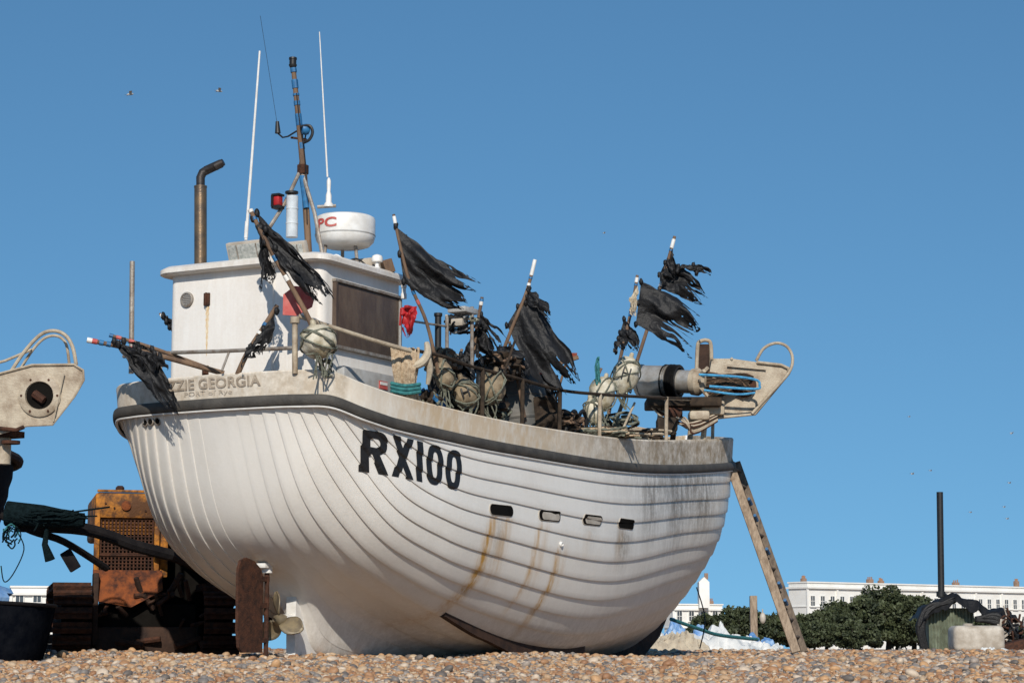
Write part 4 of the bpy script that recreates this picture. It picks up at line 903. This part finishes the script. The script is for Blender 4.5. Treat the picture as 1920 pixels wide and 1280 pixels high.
def cab(mb):
    mb.box(bdp(.75,1.20,1.9),1.5,.9,.9,AX,0,.05); mb.tube([bdp(.1,1.7,1.2),bdp(.45,1.45,.3),bdp(.9,1.2,-.1)],.05,8,0); mb.tube([bdp(.3,1.2,-.2),bdp(.85,.95,-.25),bdp(1.15,.5,-.3)],.06,8,0,4)
    rr_=random.Random(3)
    for k in range(22):
        p=bdp(rr_.uniform(-.3,1.0),rr_.uniform(.1,.7),-.15); mb.tube([p,p+AX[0]*rr_.uniform(-.4,.4)+U*rr_.uniform(-.2,.3)-AX[1]*.1],rr_.uniform(.015,.04),6,rr_.choice((0,1)))
part('engine_side',['keelwood','rust'],cab,BD)
def track(mb,u0):
    n_=40; hh,Lh=.36,1.1
    per=[]
    for i in range(n_):
        t_=i/n_*(2*math.pi*hh+4*Lh)
        if t_<2*Lh: y_,z_,an=t_-Lh,2*hh,0
        elif t_<2*Lh+math.pi*hh: a_=(t_-2*Lh)/hh; y_,z_,an=Lh+hh*math.sin(a_),hh+hh*math.cos(a_),a_
        elif t_<4*Lh+math.pi*hh: y_,z_,an=Lh-(t_-2*Lh-math.pi*hh),0,math.pi
        else: a_=(t_-4*Lh-math.pi*hh)/hh; y_,z_,an=-Lh-hh*math.sin(a_),hh-hh*math.cos(a_),math.pi+a_
        per.append((y_,z_,an))
    for y_,z_,an in per:
        dn=AX[1]*math.sin(an)+U*math.cos(an); tn=AX[1]*math.cos(an)-U*math.sin(an)
        mb.box(bdp(u0,z_+.02,y_+.9),.42,.125,.035,(AX[0],tn,dn),0,.004,1); mb.box(bdp(u0,z_+.02,y_+.9)+dn*.035,.42,.02,.06,(AX[0],tn,dn),0)
    mb.box(bdp(u0,hh+.02,.9),.25,2.2,.4,AX,1,.05)
    for y_ in (-1.1,1.1): mb.lathe(bdp(u0-.12,hh+.02,y_+.9),[(.28,0),(.30,.02),(.30,.22),(.28,.24)],AX[0],20,1)
part('track',['rust','dark'],lambda mb:track(mb,-.60),BD); part('track',['rust','dark'],lambda mb:track(mb,1.05),BD)
# ---------------------------------------------------------------- neighbouring dark boat
NB=empty('neighbouring_boat',W(-120,1215,20.5),'black tarred boat with cream net hauler, only its end showing','fishing boat')
def nhull(mb):
    vs=[];ni,nj=24,14; XC=-7.03
    for j in range(nj):
        t_=j/(nj-1); z_=.85+1.27*t_
        for i in range(ni):
            a_=math.pi*(i/(ni-1)); prof=(.80+.20*t_**.6)
            X=XC+1.85*prof*math.sin(a_)**.8; Yv=20.2+2.6*prof*-math.cos(a_)*1.0+1.5
            vs.append((X+(.014 if j%2 else 0),Yv,z_))
    mb.add(vs,[(j*ni+i,j*ni+i+1,(j+1)*ni+i+1,(j+1)*ni+i) for j in range(nj-1) for i in range(ni-1)])
    mb.tube([(XC+1.89*math.sin(math.pi*i/20)**.8,21.7-2.62*math.cos(math.pi*i/20),2.10) for i in range(21)],.05,8,1)
    vs=[]
    for j in range(8):
        t_=j/7
        for i in range(ni):
            a_=math.pi*(i/(ni-1)); prof=.80*(t_**.45); vs.append((XC+1.85*prof*math.sin(a_)**.8,21.7-2.6*prof*math.cos(a_),.0+.85*t_))
    mb.add(vs,[(j*ni+i,j*ni+i+1,(j+1)*ni+i+1,(j+1)*ni+i) for j in range(7) for i in range(ni-1)])
part('hull',['tar','keelwood'],nhull,NB)
def npl(mb):
    P_=[(-60,712),(0,700),(60,684),(138,683),(156,694),(157,712),(140,742),(98,796),(50,798),(0,812),(-60,820)]
    mb.extr([W(a_,b_,20.0) for a_,b_ in P_],Vector((0,.03,0))); mb.extr([W(a_,b_,20.35) for a_,b_ in P_],Vector((0,.03,0)))
    mb.tube([W(a_,b_,19.99) for a_,b_ in P_],.012,6); mb.tube([W(a_,b_,20.39) for a_,b_ in P_],.012,6)
    c_=W(75,742,20.0)
    mb.lathe(c_,[(.20,0),(.20,.02),(.17,.035),(.135,.04),(.125,.005)],Vector((0,-1,0)),30,0,caps=False); mb.lathe(c_+Vector((0,-.012,0)),[(.125,0),(.125,.004)],Vector((0,-1,0)),30,1)
    for k in range(6): 
        an=k*1.05; mb.lathe(c_+Vector((math.cos(an)*.17,-.02,math.sin(an)*.17)),[(.012,0),(.012,.02)],Vector((0,-1,0)),6,2)
    mb.tube([c_+Vector((-.05,-.04,.02)),c_+Vector((.05,-.05,-.05))],.04,8,2); mb.tube([W(120,700,19.97),W(100,790,19.97)],.008,6,0)
part('sheave_plate',['cream','dark','rust'],npl,NB,sharp=30)
part('guard_hoop',['cream'],lambda mb:(mb.tube([W(20,697,20.05),W(45,660,20.05),W(75,628,20.05),(W(100,620,20.05)),W(122,628,20.05),W(136,650,20.05),W(143,684,20.05)],.018,8,0,5),mb.tube([W(35,697,20.2),W(62,655,20.2),W(85,633,20.2),W(108,630,20.2),W(124,645,20.2),W(130,684,20.2)],.014,8,0,5),mb.tube([W(-40,690,20.1),W(10,676,20.1),W(60,655,20.15)],.014,8,0)),NB)
part('hauler_post',['cream','rust'],lambda mb:(mb.tube([W(8,800,20.2),W(6,870,20.2)],.07,10,0),mb.box(W(10,815,20.2),.2,.3,.06,mi=1),mb.lathe(W(20,832,20.1),[(.09,0),(.09,.03)],U,12,1),mb.tube([W(-10,802,19.95),W(30,806,19.95),W(45,800,19.95)],.02,8,1)),NB)
mb=MB(); mb.tube([W(12,962,20.3),W(80,968,20.3),W(158,976,20.3)],[.12,.11,.06],12,0,6)
mb.tube([W(30,985,20.4),W(160,992,20.6),W(250,1022,20.9),W(320,1040,21.2)],.06,8,1,5); mb.tube([W(0,965,20.4),W(60,995,20.5),W(120,1015,20.8),W(200,1065,21.4)],.035,8,1,5)
mb.box(W(132,1050,20.7),.12,.05,.22,(Vector((.8,0,.5)),Vector((0,1,0)),Vector((-.5,0,.8))),1,.01)
mb.tube([W(88,990,20.3),W(84,1020,20.3),W(94,1050,20.3)],[.02,.03,.05],8,0); mb.tube([W(35,1000,20.2),W(45,1030,20.2),W(25,1075,20.2),W(8,1090,20.2),W(2,1060,20.2)],.006,5,0,5)
mb.obj('net_roll',['tealdark','tar'],None,label='dark teal netting rolled over a tarred beam',cat='fishing net')
tangle(W(22,1005,20.2),.10,.1,.12,12,.008,['tealdark','teal','tealdark'],'net_heap','dark teal netting hanging from the beam','fishing net',61,group='netting on the beam')
tangle(W(90,968,20.25),.38,.1,.08,46,.010,['tealdark'],'net_heap','dark rope wound along the beam','fishing net',62,group='netting on the beam')
# ---------------------------------------------------------------- small dark skiff
mb=MB(); vs=[];ni,nj=32,8
for j in range(nj):
    t_=j/(nj-1)
    for i in range(ni):
        a_=2*math.pi*i/ni; pr=.90+.10*t_**.6; vs.append((-5.70+1.45*pr*np.sign(math.cos(a_))*abs(math.cos(a_))**.7,19.9+.8*pr*np.sign(math.sin(a_))*abs(math.sin(a_))**.8,-.03+(.56+.10*(1-math.cos(a_))/2)*t_))
mb.add(vs,[(j*ni+i,j*ni+(i+1)%ni,(j+1)*ni+(i+1)%ni,(j+1)*ni+i) for j in range(nj-1) for i in range(ni)]+[tuple(range(ni))])
tv=vs[-ni:]; mb.tube([Vector(p) for p in tv+[tv[0]]],.018,8,1)
sk_=mb.obj('skiff',['skiffm','tar'],None,label='small black open skiff lying on the shingle',cat='boat')
mb=MB(); mb.ell((-5.40,19.75,.60),.80,.7,.20,nu=30,nv=16,nz=.15,mi=0); mb.obj('boat_cover',['tarpb'],sk_,label='blue cover on the skiff')
# ---------------------------------------------------------------- right side things
def gz(X,Y): return float(gh(X,Y))
def crumple(cx,cy,rx,ry,hh,seed,mats,label,mi=0,name='tarpaulin'):
    mb=MB(); nu,nv=70,30; vs=[]
    for j in range(nv):
        for i in range(nu):
            u=i/(nu-1)*2-1; v=j/(nv-1)*2-1; e=max(0,1-u*u)**.5*max(0,1-v*v)**.5
            nz=noise.noise(Vector((u*2.2,v*2,seed)))*.5+abs(noise.noise(Vector((u*5,v*4,seed+5))))*.45+abs(noise.noise(Vector((u*12,v*8,seed+7))))*.12
            vs.append((cx+u*rx+.1*noise.noise(Vector((u*5,v*5,seed+9))),cy+v*ry,gz(cx,cy)-.03+hh*e*(.6+nz)))
    mb.add(vs,[(j*nu+i,j*nu+i+1,(j+1)*nu+i+1,(j+1)*nu+i) for j in range(nv-1) for i in range(nu-1)],mi)
    return mb.obj(name,mats,None,label=label,cat='tarpaulin',group='crumpled tarpaulins on the shingle',sharp=18)
crumple(3.65,40,.95,.6,.56,3,['tarp'],'crumpled white tarpaulin heap by the bow')
crumple(4.50,41,.6,.5,.44,4,['tarpb'],'crumpled blue tarpaulin sheet')
crumple(2.95,38.5,.6,.4,.50,5,['sack'],'cream sack lying on the shingle')
crumple(4.25,40.3,.5,.4,.48,8,['tarp'],'small white plastic sheet heap')
crumple(3.2,40.6,.6,.4,.78,9,['tarpb'],'pale blue plastic sheet draped on the heap')
crumple(3.9,40.8,.5,.4,.60,13,['tarp'],'small white plastic sheet heap')
crumple(2.6,39.0,.4,.3,.55,14,['tarp'],'small white plastic sheet heap')
crumple(4.75,40.2,.35,.3,.34,15,['tarp'],'small white plastic sheet heap')
crumple(10.3,46,.4,.3,.22,12,['tarp'],'flat grey sheet on the shingle')
mb=MB(); mb.tube([W(1258,1160,34),W(1310,1178,35),W(1350,1190,36),W(1420,1198,38)],.03,8,0,5); mb.obj('net_rope',['teal'],None,label='teal rope stretched from the bow to the heap',cat='rope')
mb=MB(); mb.tube([W(1306,1100,31),W(1322,1160,31),W(1312,1215,31)],.01,6,0,4); mb.obj('mooring_line',['black'],None,label='thin dark line hanging by the bow',cat='rope')
mb=MB(); mb.box(W(1413,1160,60)-U*.1,.2,.2,1.5,(Vector((1,0,0)),Vector((0,1,0)),U),0,.02); mb.obj('timber_post',['ladder'],None,label='squared grey timber post behind the tarpaulins',cat='post')
mb=MB(); mb.ell(W(1430,1158,60),.09,.09,.16,mi=0); mb.lathe(W(1430,1158,60),[(.02,.12),(.02,.25)],U,8,0); mb.obj('hanging_buoy',['tank'],None,label='grey buoy hung on the timber post',cat='buoy')
Yh=58; SH=empty('winch_shed',W(1800,1222,Yh),'small green corrugated winch shed draped with black sheeting','shed')
def shed(mb):
    p0=W(1743,1224,Yh); p1=W(1828,1224,Yh); n_=60; zt=1.22; vs=[]
    for i in range(n_):
        t_=i/(n_-1); q=p0.lerp(p1,t_); q.y+=.03*math.sin(t_*14*6.28)
        vs+=[(q.x,q.y,0),(q.x,q.y,zt)]
    mb.add(vs,[(2*i,2*i+1,2*i+3,2*i+2) for i in range(n_-1)])
    mb.box((p0+p1)/2+Vector((0,.75,.60)),p1.x-p0.x,1.4,1.2,(Vector((1,0,0)),Vector((0,1,0)),U),0)
part('wall',['hut'],shed,SH,sharp=60)
def sheet(mb):
    vs=[];nu,nv=50,16; 
    for i in range(nu):
        u=i/(nu-1); X=W(1722+u*175,1200,Yh-.2).x
        topz=1.30+.35*math.exp(-((u-.42)/.2)**2)+.12*noise.noise(Vector((u*7,1,2)))-.5*max(0,u-.7)-.9*max(0,.06-u)*6
        for j in range(nv):
            v=j/(nv-1); dd=-.45+1.5*v; zz=topz-(.30*abs(noise.noise(Vector((u*8,v*3,5))))+ (.22 if v<.1 else 0)+.12*abs(v-.5))
            vs.append((X+.1*noise.noise(Vector((u*9,v*4,1))),Yh+dd,zz))
    mb.add(vs,[(i*nv+j,i*nv+j+1,(i+1)*nv+j+1,(i+1)*nv+j) for i in range(nu-1) for j in range(nv-1)])
    rr_=random.Random(9)
    for k in range(7):
        o_=rr_.uniform(-6,6); mb.tube([W(1736+o_,1222,Yh-.3),W(1726+o_,1180+rr_.uniform(-10,10),Yh-.3),W(1742+o_,1140+rr_.uniform(-8,8),Yh-.3),W(1790,1122+rr_.uniform(-6,10),Yh-.3)],[.03,.07,.05,.03],6,0,5)
        o_=rr_.uniform(-8,8); mb.tube([W(1828,1165+o_,Yh-.4),W(1868,1158+rr_.uniform(-8,12),Yh-.4),W(1900+o_,1185,Yh-.4),W(1910+o_,1225,Yh-.4)],[.04,.10,.10,.05],6,0,5)
part('roof_sheeting',['plastic'],sheet,SH,sharp=0)
part('chimney_pipe',['black'],lambda mb:(mb.tube([W(1765,1120,Yh+.3),W(1762,922,Yh+.3)],.088,14),mb.tube([W(1764,1118,Yh+.3),W(1764,1108,Yh+.3)],.12,14)),SH,label='tall black flue pipe')
mb=MB(); c_=W(1831,1222,54); mb.box(c_+U*.33,1.28,.9,.66,(Vector((1,0,0)),Vector((0,1,0)),U),0,.14,4); mb.lathe(c_+U*.66+Vector((-.2,0,0)),[(.12,0),(.12,.05),(0,.06)],U,16,0)
mb.obj('water_tank',['tank'],None,label='dirty white rounded plastic tank beside the shed',cat='tank')
tangle(W(1895,1185,57),.35,.4,.5,40,.03,['plastic','tank','rust'],'net_heap','dark scrap netting piled beside the shed','fishing net',71,group='netting on the beam')
mb=MB(); mb.box(W(1898,1212,56),.7,.5,.25,(Vector((.95,.1,.25)).normalized(),Vector((-.1,.99,0)),Vector((-.25,0,.97))),0,.02); mb.obj('fish_box',['rust'],None,label='rusty metal box by the shed',cat='box')
# ---------------------------------------------------------------- terrace buildings
def terrace(name,p0,p1,depth,zt,floors,spacing,label,wz,chim):
    p0=Vector(p0);p1=Vector(p1); d=(p1-p0); L_=d.length; d.normalize(); nrm=Vector((d.y,-d.x,0)); ax=(d,-nrm,U)
    root=empty(name,(p0+p1)/2,label,'building'); mid_=(p0+p1)/2-nrm*depth/2
    part('wall',['stucco'],lambda mb:(mb.box(mid_+U*zt/2,L_,depth,zt,ax,0),),root)
    def cor(mb):
        mb.box(mid_+U*(zt-.9),L_+.6,depth+1.0,.35,ax,0); mb.box(mid_+U*(zt+.1),L_+.3,depth+.4,.25,ax,0); mb.box(mid_+U*(zt-4.4),L_+.3,depth+.4,.22,ax,0)
        k=0
        while k*spacing*3<L_: mb.box(p0+d*k*spacing*3+nrm*.12+U*(zt-1)/2,.45,.25,zt-1.2,ax,0); k+=1
    part('cornice',['stucco'],cor,root)
    mb=MB(); w_,h_=1.15,1.95
    mb.box(Vector((0,0,0)),w_,.08,h_,ax,0); 
    for a_ in (-w_/2,w_/2): mb.box(d*a_+nrm*.06,.12,.14,h_+.1,ax,1)
    for b_ in (-h_/2,0,h_/2): mb.box(nrm*.06+U*b_,w_+.1,.12,.09,ax,1)
    mb.box(nrm*.06,.06,.1,h_,ax,1); mb.box(nrm*.18-U*(h_/2+.1),w_+.4,.3,.12,ax,1)
    base=mb.obj('window',['pane','stucco'],None,loc=(0,0,0)); first=True
    nW=int(L_/spacing); cnt=0
    for z_ in wz:
        for k in range(nW):
            if cnt>=98: break
            o_=base if first else base.copy()
            if not first: COL.objects.link(o_)
            first=False; o_.parent=root; o_.location=p0+d*(k+.5)*spacing+nrm*.05+U*z_-root.location; cnt+=1
    rc=random.Random(int(zt*10))
    for cpos in chim:
        hw=rc.uniform(.8,1.5); hz=rc.uniform(.8,1.5); np2=rc.choice((3,4,6))
        def ch(mb):
            c_=p0+d*cpos-nrm*depth*.5
            mb.box(c_+U*(zt+hz/2),hw,.9,hz,ax,0,.05)
            for q in range(np2): mb.lathe(c_+d*(-hw*.4+hw*.8*q/(np2-1))+U*(zt+hz-.02),[(.13,0),(.11,.3),(.14,rc.uniform(.4,.6))],U,8,1)
        part('chimney',['brick','pot'],ch,root)
    return root
terrace('terrace_building',(55.0,400,0),(117,445,0),5,12.3,3,2.55,'long white stuccoed seafront terrace with sash windows',(8.9,5.6),(1.5,19,22,43,61,66))
terrace('white_house',(31.5,420,0),(41.5,424,0),4,8.6,2,2.6,'white rendered house with brick chimneys',(6.4,),(9,))
mb=MB(); P_=[(36.6,419.7,8.0),(38.6,419.7,8.0),(38.6,419.7,13.0),(37.6,419.7,14.0),(36.6,419.7,13.0)]; mb.extr(P_,Vector((0,4,0)))
mb.box((38.2,422,14.2),.7,.7,1.2,(Vector((1,0,0)),Vector((0,1,0)),U),1); mb.obj('white_gable_house',['stucco','brick'],None,label='narrow white gabled house with a chimney stack',cat='building')
terrace('low_white_building',(-70,300,0),(-62,302,0),4,8.6,2,2.4,'low white building beyond the bulldozer',(6.5,),())
# ---------------------------------------------------------------- trees
def leafmat(name,c0,c1):
    m,n,b=newmat(name); b.inputs['Roughness'].default_value=.7
    a_=nd(n,'ShaderNodeAttribute',attribute_name='tone'); r=nd(n,'ShaderNodeValToRGB')
    r.color_ramp.elements[0].color=(*c0,1); r.color_ramp.elements[1].color=(*c1,1); n.links.new(a_.outputs['Fac'],r.inputs[0]); n.links.new(r.outputs[0],b.inputs['Base Color']); return m
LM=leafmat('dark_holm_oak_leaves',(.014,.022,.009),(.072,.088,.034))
def tree(cx,cy,w_,h_,seed,label,nl=9000,ls=.26,dz=0):
    r=np.random.default_rng(seed); root=empty('tree',(cx,cy,0),label,'tree',None)
    mb=MB(); mb.tube([(cx,cy,-.2),(cx+.1,cy,h_*.25),(cx-.1,cy,h_*.5)],[.3*h_/6,.22*h_/6,.1*h_/6],10,0,4)
    for k in range(6):
        an=k*1.05+.3; mb.tube([(cx,cy,h_*.22),(cx+w_*.2*math.cos(an),cy+w_*.15*math.sin(an),h_*.45),(cx+w_*.34*math.cos(an),cy+w_*.25*math.sin(an),h_*.68)],[.13*h_/6,.08*h_/6,.03],7,0,4)
    mb.obj('trunk',['bark'],root)
    ncl=110; cl=[]
    while len(cl)<ncl:
        p=r.uniform(-1,1,3)
        if (p**2).sum()<1: 
            if (p**2).sum()>.2: 
                if p[2]<0: p[2]*=.95; p[:2]*=1.15
                cl.append(p)
    cl=np.array(cl); rad=r.uniform(.09,.22,ncl); tone=r.uniform(0,1,ncl)
    idx=r.integers(0,ncl,nl); d=r.normal(size=(nl,3)); d/=np.linalg.norm(d,axis=1,keepdims=True); rr=r.uniform(.2,1.25,nl)**.5
    sc=np.array([w_/2*.88,w_/2*.6,h_/2*.86]); P=cl[idx]*sc+d*(rad[idx]*rr)[:,None]*np.array([w_/2,w_/2,h_/2*1.1])+[cx,cy,h_*.50]
    P[:,2]=np.maximum(P[:,2],.05)
    a=r.normal(size=(nl,3)); a/=np.linalg.norm(a,axis=1,keepdims=True); b_=np.cross(a,r.normal(size=(nl,3))); b_/=np.linalg.norm(b_,axis=1,keepdims=True)
    s_=ls*r.uniform(.5,1.2,nl)[:,None]; V=np.stack([P-a*s_,P+b_*s_*.6,P+a*s_,P-b_*s_*.6],1).reshape(-1,3)
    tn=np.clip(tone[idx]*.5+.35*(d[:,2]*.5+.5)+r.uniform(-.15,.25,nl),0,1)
    m2=MB(); m2.v=V.tolist(); m2.f=[(4*i,4*i+1,4*i+2,4*i+3) for i in range(nl)]; m2.m=[0]*nl
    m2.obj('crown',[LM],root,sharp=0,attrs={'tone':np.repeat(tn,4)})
tree(35.8,205,9.5,6.2,1,'broad dark evergreen tree in front of the terrace',20000,.20)
tree(32.6,203,9.0,5.0,2,'rounded dark green tree beside the broad evergreen',15000,.20)
tree(38.6,207,8.0,5.4,12,'dark evergreen tree behind the shed',12000,.20)
tree(29.3,201,8.0,3.9,3,'low dark spreading tree',11000,.19)
tree(26.6,202,7.0,3.3,13,'low dark spreading tree',9000,.19)
tree(24.0,201,7.0,3.5,9,'low dark spreading tree',9000,.19)
tree(21.4,200,7.0,4.1,4,'dark green tree in front of the white house',11000,.19)
tree(18.3,198,5.0,3.4,5,'small dark tree behind the boat bow',8000,.19)
tree(41.8,208,6.5,4.0,10,'dark evergreen tree behind the shed',9000,.19)
tree(46.0,210,6.5,3.2,6,'dark evergreen tree beyond the shed',7000,.19)
tree(25.4,160,4.0,2.4,8,'olive green shrub beside the ladder',7000,.13)
tree(22.4,160,3.6,2.2,11,'olive green shrub beside the ladder',6000,.13)
tree(50.0,215,5.5,2.4,7,'low dark tree beyond the shed',5000,.19)
# ---------------------------------------------------------------- gulls
def gull(a_,b_,Yg,s_,tilt):
    c_=W(a_,b_,Yg); mb=MB(); ax0=Vector((math.cos(tilt),.3,math.sin(tilt))).normalized(); ax1=Vector((-.3,1,0)).normalized(); ax2=ax0.cross(ax1)
    mb.ell(c_,.22*s_,.07*s_,.07*s_,(ax0,ax1,ax2),10,8,0)
    for sd in (1,-1):
        mb.add([c_+ax0*.1*s_,c_-ax0*.08*s_,c_+ax1*sd*.32*s_+U*.14*s_-ax0*.10*s_,c_+ax1*sd*.32*s_+U*.14*s_+ax0*.08*s_],[(0,1,2,3)],0)
        mb.add([c_+ax1*sd*.32*s_+U*.14*s_+ax0*.08*s_,c_+ax1*sd*.32*s_+U*.14*s_-ax0*.10*s_,c_+ax1*sd*.65*s_+U*.05*s_-ax0*.16*s_],[(0,1,2)],1)
    mb.add([c_-ax0*.18*s_,c_-ax0*.34*s_+ax1*.05*s_,c_-ax0*.34*s_-ax1*.05*s_],[(0,1,2)],0)
    mb.obj('gull',['grey','steel'],None,label='distant gull gliding in the clear sky',cat='bird',group='gulls in the sky')
for g_ in ((244,177,130,1,.2),(411,171,140,1,-.1),(1133,437,320,1,.1),(1711,888,260,1,.1),(1897,812,260,1,.5),(1889,972,300,1,.1),(1820,960,340,1,0),(1745,882,340,1,0),(1705,781,380,1,0),(1883,950,340,1,0),(1893,905,300,1,0)): gull(*g_)
print('PEBBLES',len(pts))
